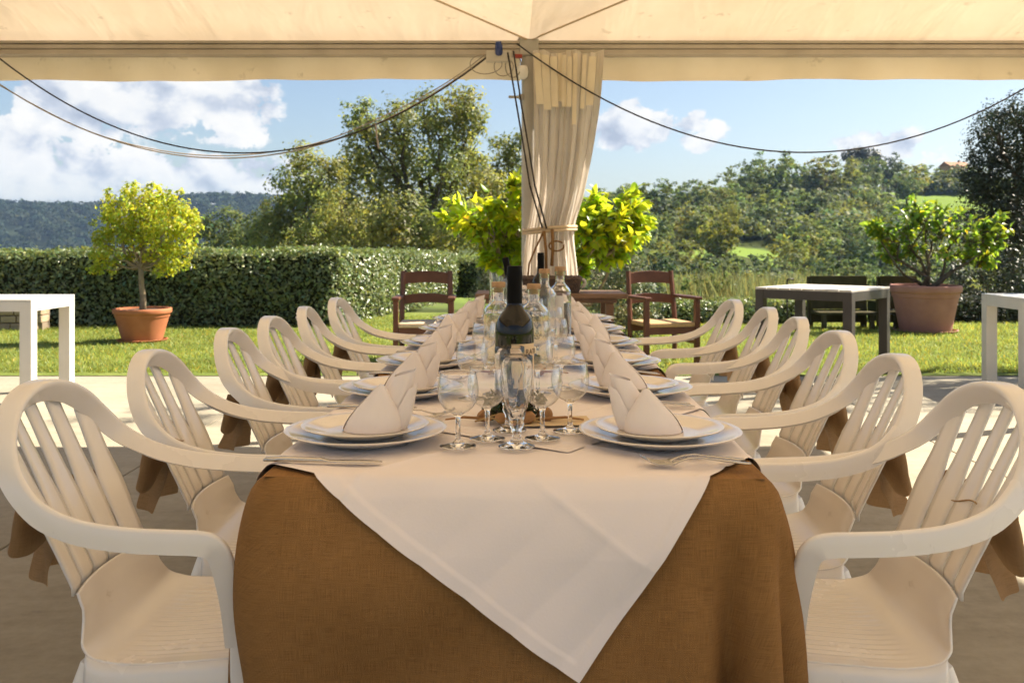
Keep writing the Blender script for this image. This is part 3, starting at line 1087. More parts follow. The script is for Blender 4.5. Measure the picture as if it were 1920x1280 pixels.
b.tube([(x, d, -.02), (x, d, .3), (x, d, .64), (x + .004, d, .662), (x + .02, d, .668), (x + .085, d, .668)], .011, 8)
tag(obj('iron_hook', b.mesh('iron_hook', True), M['iron']), 'thin black iron rod with bent top behind dark table', 'hook')

tree('added_shade_tree', 'unseen tall tree added beyond the right edge to shade the patio', (8.6, 9.3, 0),
     [(3.2, 8.2, 6.2, .42), (4.1, 8.35, 6.15, .48), (5.1, 8.15, 6.0, .5), (6.1, 8.3, 5.9, .55), (7.1, 8.45, 5.7, .6), (8.0, 8.8, 5.3, .8), (8.8, 9.5, 5.9, .9), (9.3, 9.0, 4.9, .8)],
     .10, 1000, M['leaf_oak'], M['bark'], trunk_r=.2, fork=.5, seed=19, shell=.3)  # unseen tree, added with boughs placed to throw dappled shade on the patio

# ------------------------------------------------------------------ potted trees


def pot(parent, r_top, r_bot, h, mt, ribs=0):
    prof = [(0, .004), (r_bot, .004), (r_bot + .01, .03), (r_top * .9, h * .72), (r_top * .905, h * .74), (r_top * .93, h * .75), (r_top * .94, h * .83), (r_top * .955, h * .845), (r_top * .99, h * .86), (r_top, h * .885),
            (r_top * 1.005, h * .94), (r_top, h * .985), (r_top * .985, h), (r_top * .93, h), (r_top * .92, h * .93), (0, h * .93)]
    bb = B().lathe(prof, 72)
    if ribs:
        V = np.array(bb.V)
        ang = np.arctan2(V[:, 1], V[:, 0])
        m_ = (V[:, 2] < h * .7) & (V[:, 2] > .02)
        s = 1 + .012 * np.cos(ang * 36) * m_
        V[:, 0] *= s
        V[:, 1] *= s
        bb.V = [tuple(v) for v in V]
    obj('pot', bb, mt, parent, smooth_angle=35)
    bb = B().lathe([(0, h * .935), (r_top * .915, h * .935)], 40)
    obj('soil', bb, M['soil'], parent)
    bb = B().lathe([(0, .0), (r_bot * 1.22, .0), (r_bot * 1.32, .028), (r_bot * 1.27, .03), (r_bot * 1.2, .003)], 48)
    obj('saucer', bb, mt, parent, smooth_angle=35)


def leaf_shape(name, L, w, seed):
    """curved pointed leaf, 16 triangles"""
    r = np.random.default_rng(seed)
    t = np.array([0, .12, .35, .6, .82, 1.0])
    wd = np.array([.04, .55, 1, .9, .5, .0]) * w / 2
    zc = -.25 * L * t ** 2 + .02 * L * r.normal()
    V, Fs = [], []
    for k in range(6):
        x = t[k] * L
        V += [(x, -wd[k], zc[k] + wd[k] * .35), (x, 0, zc[k]), (x, wd[k], zc[k] + wd[k] * .35)]
    for k in range(5):
        for q in range(2):
            a = k * 3 + q
            Fs.append((a, a + 3, a + 4, a + 1))
    me = mesh_from(name, V, Fs, True)
    at = me.color_attributes.new('tint', 'FLOAT_COLOR', 'CORNER')
    cc = tints(1, .5, .25, r)[0]
    for q in at.data:
        q.color = (*cc, 1)
    return me


def big_leaf_tree(root, mt, lobes, n_single, n_more, L, seed, trunk_z, stems, bark, yellow=.0):
    """limbs plus single large leaves along twigs; the front-most leaves are separate objects"""
    r = np.random.default_rng(seed)
    o0 = np.array(root.location)
    lb = [np.array([x, y, z]) - o0 for (x, y, z, q) in lobes]
    rad = [q for (_, _, _, q) in lobes]
    bt = B()
    for s in range(stems):
        tgt = lb[int(s * len(lb) / stems)]
        st = np.array([r.normal(0, .03), r.normal(0, .03), trunk_z])
        bt.tube(limb_path(st, tgt, -.08, r), np.linspace(.026, .008, 6), 6)
    twigs = []
    for c, q in zip(lb, rad):
        for _ in range(9):
            e = c + unit(r.normal(size=3)) * q * (.75 + .4 * r.random())
            s = c * .75 + np.array([0, 0, trunk_z]) * .25 + r.normal(size=3) * q * .15
            pth = limb_path(s, e, .05, r, 5)
            bt.tube(pth, np.linspace(.007, .0025, 5), 4, cap=False)
            twigs.append(pth)
    obj('trunk', bt.mesh('trunk', True), bark, root)
    shapes = [leaf_shape('leaf', L * s, L * s * a, seed + k) for k, (s, a) in enumerate([(1, .5), (.85, .45), (1.1, .52), (.7, .5), (1.0, .42), (.9, .55)])]
    for s in shapes:
        s.materials.append(mt)
    places = []
    for k in range(n_single + n_more):
        tw = twigs[r.integers(0, len(twigs))]
        u = .25 + .75 * r.random() ** .7
        f = u * (len(tw) - 1)
        i0 = min(int(f), len(tw) - 2)
        p = tw[i0] + (tw[i0 + 1] - tw[i0]) * (f - i0)
        dr = unit(unit(tw[i0 + 1] - tw[i0]) * .7 + r.normal(size=3) * .6 + np.array([0, 0, -.25]))
        nn = unit(np.array([0, -.15, 1.0]) + r.normal(size=3) * .55)
        yv = unit(np.cross(nn, dr))
        zv = np.cross(dr, yv)
        places.append((p, dr, yv, zv, r.integers(0, 6)))
    places.sort(key=lambda q: q[0][1])
    VV, QQ, CC, off = [], [], [], 0
    for k, (p, dr, yv, zv, s) in enumerate(places):
        mt4 = Matrix(((dr[0], yv[0], zv[0], p[0]), (dr[1], yv[1], zv[1], p[1]), (dr[2], yv[2], zv[2], p[2]), (0, 0, 0, 1)))
        if k < n_single:
            o = bpy.data.objects.new('leaf', shapes[s])
            C.objects.link(o)
            o.parent = root
            o.matrix_local = mt4
        else:
            v = np.empty(len(shapes[s].vertices) * 3)
            shapes[s].vertices.foreach_get('co', v)
            v = v.reshape(-1, 3)
            VV.append(v[:, :1] * dr + v[:, 1:2] * yv + v[:, 2:] * zv + p)
            q = np.array([[a, a + 3, a + 4, a + 1] for kk in range(5) for a in (kk * 3, kk * 3 + 1)]) + off
            QQ.append(q)
            off += len(v)
            c = tints(1, .45, .25, r)[0]
            if r.random() < yellow:
                c = c * np.array([2.4, 1.35, .8])
            CC.append(np.tile(c, (len(q), 1)))
    o = obj('foliage', mesh_np('foliage', np.concatenate(VV), np.concatenate(QQ), np.concatenate(CC), True), mt, root)
    o['kind'] = 'stuff'


# left: terracotta pot with rounded topiary
d = 10.8
t = empty('potted_topiary', ((267 - CX) / F * d, d, .004))
tag(t, 'rounded yellow-green topiary tree in a terracotta pot by the hedge', 'potted tree')
pot(t, .325, .215, .385, M['terracotta'])
o0 = np.array(t.location)
r = np.random.default_rng(3)
L = lob([(265, 385, 34), (225, 395, 30), (305, 390, 34), (200, 420, 26), (340, 405, 28), (262, 425, 38), (225, 440, 30), (310, 435, 36), (345, 440, 28), (195, 465, 24), (330, 475, 28), (285, 468, 24),
         (190, 500, 20), (235, 490, 18), (310, 505, 22), (230, 370, 18), (290, 362, 18), (245, 358, 14), (325, 372, 16), (362, 408, 12), (283, 350, 9), (205, 362, 10), (372, 424, 10), (180, 446, 12), (250, 348, 7), (338, 362, 8), (175, 480, 10)], d, .8, r)
Lr = [(x - o0[0], y - o0[1], z - o0[2], q) for (x, y, z, q) in L]
b = B()
fk = np.array([-.02, 0, .87])
b.tube([(0, 0, .33), (.005, .01, .5), (-.012, 0, .68), fk], [.04, .034, .031, .03], 10)
for (x, y, z, q) in Lr:
    b.tube(limb_path(fk - np.array([0, 0, .04 * r.random()]), (x, y, z), -.05, r), np.linspace(.015, .003, 6), 6, cap=False)
obj('trunk', b.mesh('trunk', True), M['bark_pale'], t)
c, n = lobe_points(Lr, 17000, .3, r, .40)
obj('crown', leaf_mesh('crown', c, n, .046 * (.65 + .7 * r.random(len(c))), .55, tints(len(c), .4, .25, r), .25, r), M['leaf_topiary'], t)

# right: wide pink pot with spreading citrus
d = 12.0
t = empty('potted_citrus', ((1735 - CX) / F * d, d, .004))
tag(t, 'spreading glossy green citrus bush in a wide pink clay pot', 'potted tree')
pot(t, .435, .30, .60, M['pot_pink'], ribs=1)
L = lob([(1660, 430, 30), (1690, 410, 30), (1735, 400, 34), (1775, 415, 32), (1815, 425, 34), (1850, 430, 30), (1875, 440, 22), (1700, 450, 32), (1750, 445, 36), (1800, 460, 32), (1840, 470, 30), (1675, 470, 24), (1720, 385, 20), (1870, 415, 18), (1640, 420, 14), (1865, 480, 20)], d, .8)
big_leaf_tree(t, M['leaf_citrus'], L, 160, 1500, .105, 77, .55, 8, M['bark'], yellow=.07)

# centre: lemon with large leaves behind the curtain
d = 9.3
t = empty('potted_lemon', ((1030 - CX) / F * d, d, .004))
tag(t, 'large-leaved bright yellow-green lemon tree glowing behind the curtain', 'potted tree')
pot(t, .33, .24, .42, M['terracotta'])
L = lob([(850, 400, 26), (885, 405, 36), (925, 400, 40), (960, 385, 36), (905, 445, 30), (945, 440, 40), (975, 425, 40), (965, 480, 36), (930, 480, 24), (985, 350, 30), (1030, 380, 40), (1080, 370, 40), (1110, 395, 40), (1150, 390, 34),
         (1185, 375, 26), (1130, 430, 42), (1175, 430, 34), (1205, 425, 22), (1095, 450, 40), (1150, 465, 32), (1100, 485, 30), (1030, 440, 44), (1200, 395, 20)], d, .7)
big_leaf_tree(t, M['leaf_lemon'], L, 290, 3300, .125, 55, .38, 9, M['bark_pale'], yellow=.01)

# ------------------------------------------------------------------ marquee
mq = empty('marquee', (0, 5.9, 0))
tag(mq, 'cream fabric marquee with aluminium eave beams over the table', 'marquee')
Y0, ZE, BW = 5.9, 2.43, 3.55
PX = (992 - CX) / F * Y0


def roof(x0, x1, y0, y1, ze, zp, n=28):
    b = B()
    xs_ = np.linspace(x0, x1, n)
    ys_ = np.linspace(y0, y1, n)
    gx, gy = np.meshgrid(xs_, ys_, indexing='ij')
    u = np.minimum(np.minimum((gx - x0), (x1 - gx)), np.minimum((gy - y0), (y1 - gy))) / ((x1 - x0) / 2)
    u = np.clip(u, 0, 1)
    gz = ze + (zp - ze) * (.72 * u + .28 * u ** 3)
    gz += .007 * np.sin(gx * 9 + gy * 3) * np.sin(gy * 7) * (u > .02) * (1 - u)
    b.grid(np.stack([gx, gy - 5.9, gz], 2))
    return b


for sx in (-1, 1):
    for row in (0, 1):
        x0, x1 = (PX, PX + BW) if sx > 0 else (PX - BW, PX)
        y1 = Y0 - row * BW
        b = roof(x0, x1, y1 - BW, y1, ZE, ZE + .68)
        obj('roof_panel', b, M['canopy'], mq, smooth_angle=25)
    x0, x1 = (PX + .055, PX + BW) if sx > 0 else (PX - BW, PX - .055)
    b = B()
    # eave beam with two grooves
    b.box(x0, x1, -.05, .05, 2.335, 2.365).box(x0, x1, -.043, .043, 2.3655, 2.372).box(x0, x1, -.05, .05, 2.3725, 2.398).box(x0, x1, -.038, .038, 2.3985, 2.405).box(x0, x1, -.05, .05, 2.4055, 2.424)
    obj('eave_beam', b, M['alu'], mq, bevel=.003)
    for sg in (1,):
        xs_ = np.linspace(x0, x1, 110)
        G = np.zeros((110, 10, 3))
        for q in range(10):
            v = q / 9
            G[:, q, 0] = xs_
            G[:, q, 1] = .056 + v * .012 * np.sin(xs_ * 5.3 + 1.0) + v * .006 * np.sin(xs_ * 17) + .01 * v
            G[:, q, 2] = 2.365 - v * (.172 + .006 * np.sin(xs_ * 2.0) + .003 * np.sin(xs_ * 9))
        obj('valance', B().grid(G), M['valance'], mq, smooth_angle=60)
    # side beam and valance along the outer edge, running towards and past the camera
    xo = PX + sx * BW
    b = B()
    b.box(xo - .05, xo + .05, -2 * BW, -.06, 2.335, 2.424)
    obj('side_beam', b, M['alu'], mq)
    ys_ = np.linspace(-2 * BW, -.02, 90)
    G = np.zeros((90, 6, 3))
    for q in range(6):
        v = q / 5
        G[:, q, 1] = ys_
        G[:, q, 0] = xo + sx * (.056 + v * .012 * np.sin(ys_ * 5))
        G[:, q, 2] = 2.365 - v * .172
    obj('side_valance', B().grid(G), M['valance'], mq, smooth_angle=60)
    b = B()
    b.box(xo - .05, xo + .05, -.05, .05, 0, 2.334)
    obj('pole', b, M['steel'], mq, bevel=.006)
    b = B()
    b.tube([(PX, -.04, 2.425), (PX + sx * .85, -.9, 2.60)], .006, 6)
    obj('ridge_rope', b, M['rope'], mq)
b = B()
b.tube([(PX, 0, 0), (PX, 0, 2.45)], .048, 20)
pl = obj('pole', b, M['steel'], mq, smooth_angle=40)
b = B()
b.tube([(PX - .04, -.03, 2.07), (PX - .13, -.035, 2.07)], .009, 8)
b.tube([(PX - .04, -.03, 2.07), (PX - .065, -.035, 2.07)], .018, 8)
obj('peg', b, M['steel'], pl)
b = B()
b.box(PX - .06, PX + .06, -.06, .06, 2.33, 2.452)
obj('corner_bracket', b, M['steel'], mq, bevel=.006)

# light fitting and socket box hanging by the pole
b = B()
b.box(-.10, .06, -.05, .0, -.035, .035)
t = tag(obj('socket_box', b, M['box_white'], None, (PX - .17, 5.82, 2.31), bevel=.006), 'small pale electrical socket box left of pole top', 'socket box')
b = B()
b.tube([(-.02, -.051, .02), (-.02, -.11, .05), (-.022, -.12, .075)], [.024, .023, .017], 16)
obj('blue_plug', b, M['blue'], t, smooth_angle=40)
b = B()
b.box(.07, .125, -.05, -.01, -.01, .012)
obj('red_connector', b, M['red'], t, bevel=.004)
b = B()
b.lathe([(0, -.05), (.02, -.048), (.036, -.03), (.04, 0), (.036, .025), (.03, .035), (0, .035)], 20)
obj('lamp_globe', b, mat('lamp_globe', (.9, .88, .84), .25), t, (.125, .02, -.085), smooth_angle=60)

# cables
def sag(p0, p1, low, n=40, wob=0):
    """hanging line p0-p1 whose lowest point is about z = low"""
    p0, p1 = np.array(p0, float), np.array(p1, float)
    u = np.linspace(0, 1, n)
    p = p0 + (p1 - p0) * u[:, None]
    lowest = min(p0[2], p1[2])
    p[:, 2] -= 4 * u * (1 - u) * ((p0[2] + p1[2]) / 2 - low)
    if wob:
        p[:, 0] += wob * np.sin(u * 23)
        p[:, 1] += wob * np.cos(u * 17)
    return p


def zat(py, d):
    return EYE + (HZ - py) / F * d


dl = 5.80
b = B()
b.tube(sag((PX - .17, dl, zat(85, dl)), (PX - BW + .06, dl, zat(66, dl)), zat(287, dl)), .0052, 6)
tag(obj('cable', b.mesh('cable', True), M['cable']), 'black cable sagging from the pole top to the left', 'cable')
b = B()
b.tube(sag((PX - .22, dl + .02, zat(94, dl)), (PX - BW + .06, dl + .02, zat(122, dl)), zat(296, dl)), .0045, 6)
tag(obj('cable', b.mesh('cable', True), M['cable_pale']), 'pale cable hanging just below the black cable at left', 'cable')
b = B()
b.tube(sag((PX - .28, dl + .04, zat(100, dl)), (PX - BW + .06, dl + .04, zat(126, dl)), zat(291, dl), wob=.01), .0035, 5)
tag(obj('cable', b.mesh('cable', True), M['cable_pale']), 'thin beige wire running along with the left cables', 'cable')
b = B()
b.tube(sag((PX - .08, 5.66, zat(82, 5.66)), (PX + BW - .06, 5.74, zat(78, 5.74)), zat(286, 5.7)), .005, 6)
tag(obj('cable', b.mesh('cable', True), M['cable']), 'black cable sagging across the sky to the right', 'cable')
b = B()
x0, z0 = (704 - CX) / F * dl, zat(232, dl)
b.tube([(x0, dl, z0), (x0 + .008, dl, z0 - .07), (x0 + .02, dl, z0 - .155)], .006, 5)
tag(obj('hanging_tie', b, M['cable_pale']), 'short pale tie dangling from the left cables', 'tie')
b = B()
for k in range(3):
    a = np.linspace(0, 2 * math.pi, 24)
    cx_, cz_, rx, rz_ = [(-.27, -.10, .10, .06), (-.16, -.11, .06, .06), (-.10, -.10, .05, .075)][k]
    b.tube(np.stack([PX + cx_ + rx * np.cos(a), 5.78 + .02 * k + .015 * np.sin(2 * a), 2.36 + cz_ + rz_ * np.sin(a)], 1), .0035, 5, cap=False)
tag(obj('coiled_wire', b.mesh('coiled_wire', True), M['cable_pale']), 'loops of pale wire coiled beneath the socket box', 'wire')

# ------------------------------------------------------------------ curtain on the pole
cu = empty('curtain', (PX, 5.88, 0))
tag(cu, 'gathered cream fabric curtain tied to the tent pole', 'curtain')
zz = np.array([2.34, 2.0, 1.7, 1.45, 1.30, 1.235, 1.17, 1.0, .8, .5, .12])
xl = np.array([(997 - CX), 999 - CX, 1000 - CX, 997 - CX, 992 - CX, 988 - CX, 984 - CX, 979 - CX, 976 - CX, 972 - CX, 968 - CX]) / F * 5.85 - PX
xr = np.array([1130 - CX, 1122 - CX, 1108 - CX, 1093 - CX, 1080 - CX, 1074 - CX, 1075 - CX, 1081 - CX, 1087 - CX, 1093 - CX, 1098 - CX]) / F * 5.85 - PX
amp = np.array([.035, .045, .05, .05, .045, .035, .04, .05, .055, .06, .065])
zf = np.linspace(2.34, .12, 120)
o_ = np.argsort(zz)
xl_, xr_, am_ = (np.interp(zf, zz[o_], q[o_]) for q in (xl, xr, amp))
kern = np.ones(9) / 9
xl_, xr_, am_ = (np.convolve(np.pad(q, 4, 'edge'), kern, 'valid') for q in (xl_, xr_, am_))
nu = 150
u = np.linspace(0, 1, nu)
G = np.zeros((120, nu, 3))
for q in range(120):
    ph = 2 * math.pi * 6.5 * u + .9 * np.sin(u * 9 + zf[q] * .8) + 1.1 * np.sin(u * 4.3)
    pinch = math.exp(-((zf[q] - 1.235) / .13) ** 2)
    G[q, :, 0] = xl_[q] + (xr_[q] - xl_[q]) * (u + .012 * np.sin(2 * ph))
    wv = np.sin(ph) * (1 - .4 * pinch) + .35 * np.sin(2.3 * ph + zf[q] * 2.5) * (1 + 1.2 * pinch)
    bow = -.09 * np.sin(math.pi * u) * (1 if zf[q] < 1.5 else max(0, 1 - (zf[q] - 1.5) / .7))
    G[q, :, 1] = -.075 - am_[q] * .5 * wv + bow - .02
    G[q, :, 2] = zf[q] + .012 * np.sin(u * 14) * (1 if q < 3 else 0)
obj('drape', B().grid(G), M['curtain'], cu, smooth_angle=80)
for k, (pa, pb, zb) in enumerate([(1000, 1013, 196), (1015, 1029, 206), (1031, 1044, 201), (1046, 1054, 190), (1053, 1062, 201), (1064, 1072, 202), (1075, 1083, 234), (1092, 1100, 204), (1104, 1118, 198)]):
    dd = 5.70
    b = B()
    x0, x1 = (pa - CX) / F * dd - PX, (pb - CX) / F * dd - PX
    zt, zb_ = zat(100, dd) - .012 * (k % 3), zat(zb, dd)
    G = np.zeros((9, 5, 3))
    for q in range(9):
        v = q / 8
        for w in range(5):
            G[q, w] = (x0 + (x1 - x0) * w / 4 - .02 * v * (k - 4) / 4, 5.70 - 5.88 - .002 * math.sin(w / 4 * math.pi) - .014 * math.sin(v * 3 + k) * v - .01 * (k % 3), zt + (zb_ - zt) * v)
    obj('hanging_strip', B().grid(G), M['strip'], cu, smooth_angle=60)
tr_ = obj('tie_rope', B().tube([(xl[5] - .02, .02, 1.23), (xl[5] - .025, -.10, 1.225), (xl[5] + .05, -.225, 1.232), (.10, -.262, 1.238), (.2, -.235, 1.246), (xr[5] + .015, -.12, 1.25), (xr[5] + .01, .02, 1.25)], .010, 8)
          .tube([(xl[5] - .02, .02, 1.212), (xl[5] - .025, -.10, 1.208), (xl[5] + .05, -.228, 1.212), (.10, -.265, 1.218), (.2, -.238, 1.228), (xr[5] + .015, -.12, 1.232), (xr[5] + .01, .02, 1.232)], .009, 8), M['rope'], cu, smooth_angle=60)
b = B()
zc = 1.22
kx = (1020 - CX) / F * 5.6 - PX
b.tube([(kx, -.27, zc), (kx - .05, -.28, zc - .10), (kx - .09, -.27, zc - .2), (kx - .10, -.26, zc - .30)], .006, 6)
b.tube([(kx, -.275, zc), (kx + .012, -.29, zc - .12), (kx + .014, -.28, zc - .26)], .010, 6)
b.tube([(kx + .05, -.275, zc + .01), (kx + .052, -.29, zc - .12), (kx + .047, -.28, zc - .21)], .011, 6)
a = np.linspace(.6, 2 * math.pi + .3, 18)
b.tube(np.stack([kx + .075 + .045 * np.cos(a), -.285 + 0 * a, zc - .09 + .03 * np.sin(a)], 1), .006, 6)
obj('knot', b.mesh('knot', True), M['twine'], tr_)
b = B()
b.tube([(PX - .10, 5.76, 2.34), (PX - .05, 5.74, 2.0), (PX + .0, 5.72, 1.7), (PX + .03, 5.65, 1.5), (PX + .10, 5.6, 1.235)], .006, 6)
tag(obj('cord', b.mesh('cord', True), M['cable']), 'dark cord dropping from the pole top to the curtain knot, right one', 'cord')
b = B()
b.tube([(PX - .135, 5.77, 2.33), (PX - .08, 5.75, 2.0), (PX - .03, 5.72, 1.7), (PX + .0, 5.66, 1.5), (PX + .075, 5.61, 1.24)], .006, 6)
tag(obj('cord', b.mesh('cord', True), M['cable']), 'dark cord dropping from the pole top to the curtain knot, left one', 'cord')

# ------------------------------------------------------------------ plastic armchair


def catmull(pts, n):
    pts = np.array(pts, float)
    p = np.vstack([2 * pts[0] - pts[1], pts, 2 * pts[-1] - pts[-2]])
    out = []
    for k in range(1, len(p) - 2):
        for s in range(n):
            t = s / n
            a, b_, c_, d_ = p[k - 1], p[k], p[k + 1], p[k + 2]
            out.append(.5 * ((2 * b_) + (c_ - a) * t + (2 * a - 5 * b_ + 4 * c_ - d_) * t * t + (-a + 3 * b_ - 3 * c_ + d_) * t ** 3))
    out.append(p[-2])
    return np.array(out)


HOOP = [(0, -.310, .872), (.075, -.305, .862), (.138, -.293, .832), (.186, -.274, .785), (.222, -.243, .735), (.252, -.190, .695), (.270, -.115, .672), (.277, -.03, .662), (.278, .05, .659), (.276, .095, .657), (.2745, .126, .649), (.271, .147, .624), (.262, .157, .57), (.250, .161, .51), (.242, .165, .45)]


def back_y(x, z):
    return -.160 - .47 * (z - .42) + .95 * x * x


def build_chair():
    t = empty('plastic_armchair')
    half = HOOP
    full = [(-x, y, z) for (x, y, z) in half[:0:-1]] + list(half)
    path = catmull(full, 5)
    prof = np.array([(-.006, -.046), (-.004, -.024), (-.0015, -.006), (.001, -.001), (.006, .002), (.012, .001), (.017, -.003), (.030, -.015), (.041, -.025), (.047, -.031),
                     (.044, -.034), (.038, -.028), (.028, -.019), (.015, -.0075), (.010, -.003), (.006, -.0025), (.003, -.005), (.001, -.024), (-.002, -.046)])
    V = []
    n = len(path)
    for k in range(n):
        tg = path[min(k + 1, n - 1)] - path[max(k - 1, 0)]
        tg /= np.linalg.norm(tg)
        z = path[k][2]
        w = np.clip((z - .668) / .14, 0, 1)
        w = w * w * (3 - 2 * w)
        bv = np.array([0, w, 1 - w]) + np.array([0, 0, .12]) * w
        if path[k][1] > -.02:
            sg = 1 if path[k][0] > 0 else -1
            bv = sg * np.array([0, -tg[2], tg[1]])
        bv = bv - tg * np.dot(bv, tg)
        bv /= np.linalg.norm(bv)
        av = np.cross(bv, tg)
        lg = np.clip((.64 - z) / .12, 0, 1)
        sa = .80 + .06 * w - .26 * lg
        sb = .84 - .12 * lg
        for (a_, b_) in prof:
            V.append(path[k] + av * a_ * sa + bv * b_ * sb)
    m = len(prof)
    Fs = [(k * m + q, k * m + (q + 1) % m, (k + 1) * m + (q + 1) % m, (k + 1) * m + q) for k in range(n - 1) for q in range(m)]
    Fs += [tuple(range(m)), tuple(range((n - 1) * m, n * m))[::-1]]
    obj('back_hoop', mesh_from('back_hoop', V, Fs), M['plastic'], t, smooth_angle=50)
    # slats: wide openings above, a closed band at arm height, narrow slits below
    ns = 5
    for s in range(ns):
        zt = [.794, .834, .846, .834, .794][s]
        zs_ = np.concatenate([np.linspace(.500, .592, 7), np.linspace(.600, .662, 5), np.linspace(.672, zt, 9)])
        G = np.zeros((len(zs_), 5, 3))
        for q, z in enumerate(zs_):
            half_w = np.interp(z, [.48, .66, .83], [.158, .168, .185])
            wtot = 2 * half_w / ns
            gap = np.interp(z, [.48, .50, .585, .60, .645, .70, .79, .85], [.001, .006, .006, .001, .001, .020, .032, .034])
            xc = -half_w + wtot * (s + .5)
            hw = (wtot - gap) / 2
            for w in range(5):
                x = xc + hw * (w / 2 - 1)
                G[q, w] = (x, back_y(x, z) - .007 * (z < .515) + .0035 * (1 - (w / 2 - 1) ** 2), z)
        obj('slat', B().grid(G), M['plastic'], t, smooth_angle=40, solid=.0045)
    # seat shell, curving up into the lower back, with ribs
    prof_yz = catmull([(.215, .388), (.205, .405), (.16, .412), (.05, .403), (-.06, .396), (-.125, .405), (-.158, .436), (-.183, .480), (-.1945, .507)], 6)
    wpts = np.interp(np.linspace(0, 1, len(prof_yz)), [0, .12, .45, .62, .72, .82, 1], [.212, .218, .218, .208, .188, .166, .158])
    nx = 141
    G = np.zeros((len(prof_yz), nx, 3))
    for k in range(len(prof_yz)):
        u = np.linspace(-1, 1, nx)
        x = u * wpts[k]
        y, z = prof_yz[k]
        fr = np.clip((y + .10) / .05, 0, 1) * np.clip((.19 - y) / .03, 0, 1)
        rib = .0013 * np.cos(x * 2 * math.pi / .0225) * fr * np.clip((.195 - np.abs(x)) / .03, 0, 1)
        dish = .007 * np.abs(u) ** 4
        backc = np.clip((z - .42) / .06, 0, 1)
        G[k, :, 0] = x
        G[k, :, 1] = y + .95 * x * x * backc
        G[k, :, 2] = z + rib + dish * (1 - backc)
    obj('seat', B().grid(G), M['plastic'], t, smooth_angle=60, solid=.005)
    # skirt hanging from the seat rim, lower edge arched between the legs
    kb_ = int(np.argmin(np.abs(prof_yz[:, 0] + .135)))
    rim = [G[k, 0] for k in range(kb_, 1, -1)] + [G[2, q] for q in range(2, nx - 2, 4)] + [G[k, -1] for k in range(2, kb_ + 1)]
    rim = np.array(rim)
    Gs = np.zeros((len(rim), 6, 3))
    for k, p in enumerate(rim):
        corner = min(abs(p[0]) / .21, 1) ** 4 * min(abs(p[1] - .03) / .165, 1) ** 2
        depth = .078 + .05 * corner
        o_ = np.array([np.sign(p[0]) * (abs(p[0]) > .2), (1.0 if p[1] > .19 else 0.0), 0])
        for q in range(6):
            v = q / 5
            Gs[k, q] = p + o_ * (.004 * math.sin(min(1, v * 3) * math.pi / 2) + .012 * v) + np.array([0, 0, -.001 - depth * v])
    G = Gs
    obj('apron', B().grid(G), M['plastic'], t, smooth_angle=60, solid=.005)
    for sx in (-1, 1):
        # front leg carries the arm: one flat blade from the arm end to the floor
        b = B()
        sec = [(.475, .236, .151, .011, .013), (.44, .230, .156, .014, .019), (.40, .224, .162, .020, .026), (.30, .232, .176, .024, .030), (.15, .246, .192, .023, .026), (.0, .258, .205, .022, .024)]
        V, Fs = [], []
        for (z, x, y, a_, c_) in sec:
            for w in range(12):
                an = 2 * math.pi * w / 12
                ca, sa = math.cos(an), math.sin(an)
                V.append((sx * x + a_ * math.copysign(abs(ca) ** .6, ca), y + c_ * math.copysign(abs(sa) ** .6, sa), z))
        for k in range(len(sec) - 1):
            for w in range(12):
                Fs.append((k * 12 + w, k * 12 + (w + 1) % 12, (k + 1) * 12 + (w + 1) % 12, (k + 1) * 12 + w))
        Fs += [tuple(range(12)), tuple(range((len(sec) - 1) * 12, len(sec) * 12))[::-1]]
        obj('front_leg', mesh_from('front_leg', V, Fs), M['plastic'], t, smooth_angle=50)
        # rear leg: angle section with a flute, splayed back
        V, Fs = [], []
        for q in range(7):
            v = q / 6
            z = .398 * (1 - v)
            cx_, cy_ = .186 + .055 * v, -.112 - .135 * v
            wd = .055 - .012 * v
            ring = [(-wd, -.028), (-wd * .4, -.036), (.006, -.036), (.016, -.026), (.020, -.01), (.014, .004), (.020, .016), (.018, wd), (.012, wd), (.008, .016), (.004, .0), (.004, -.018), (-.004, -.027), (-wd * .4, -.028), (-wd, -.022)]
            for (a_, c_) in ring:
                V.append((sx * (cx_ + a_), cy_ + c_, z))
        m = 15
        for k in range(6):
            for w in range(m):
                Fs.append((k * m + w, k * m + (w + 1) % m, (k + 1) * m + (w + 1) % m, (k + 1) * m + w))
        Fs += [tuple(range(6 * m, 7 * m)), tuple(range(m - 1, -1, -1))]
        obj('rear_leg', mesh_from('rear_leg', V, Fs), M['plastic'], t, smooth_angle=40)
    return t


def ribbon(path, width_dir, w, crumple=0, seed=0, n=5):
    r = np.random.default_rng(seed)
    G = np.zeros((len(path), n, 3))
    wd = np.array(width_dir, float)
    for k, p in enumerate(path):
        for q in range(n):
            s = q / (n - 1) - .5
            G[k, q] = np.array(p) + wd * w * s + np.array([0, crumple * math.sin(k * .9 + q * 1.7), crumple * .6 * math.cos(k * .7 + q * 1.1)])
    return G


def uv_grid(o, G, scale=1.0):
    """arc-length UVs for a grid mesh so that weaves keep their size"""
    a, b_ = G.shape[:2]
    du = np.zeros((a, b_))
    dv = np.zeros((a, b_))
    du[1:] = np.cumsum(np.linalg.norm(np.diff(G, axis=0), axis=2), 0)
    dv[:, 1:] = np.cumsum(np.linalg.norm(np.diff(G, axis=1), axis=2), 1)
    me = o.data
    lay = me.uv_layers.new(name='UVMap')
    vi = np.empty(len(me.loops), dtype=np.int32)
    me.loops.foreach_get('vertex_index', vi)
    uv = np.stack([du.ravel()[vi], dv.ravel()[vi]], 1) * scale
    lay.data.foreach_set('uv', uv.astype(np.float32).ravel())


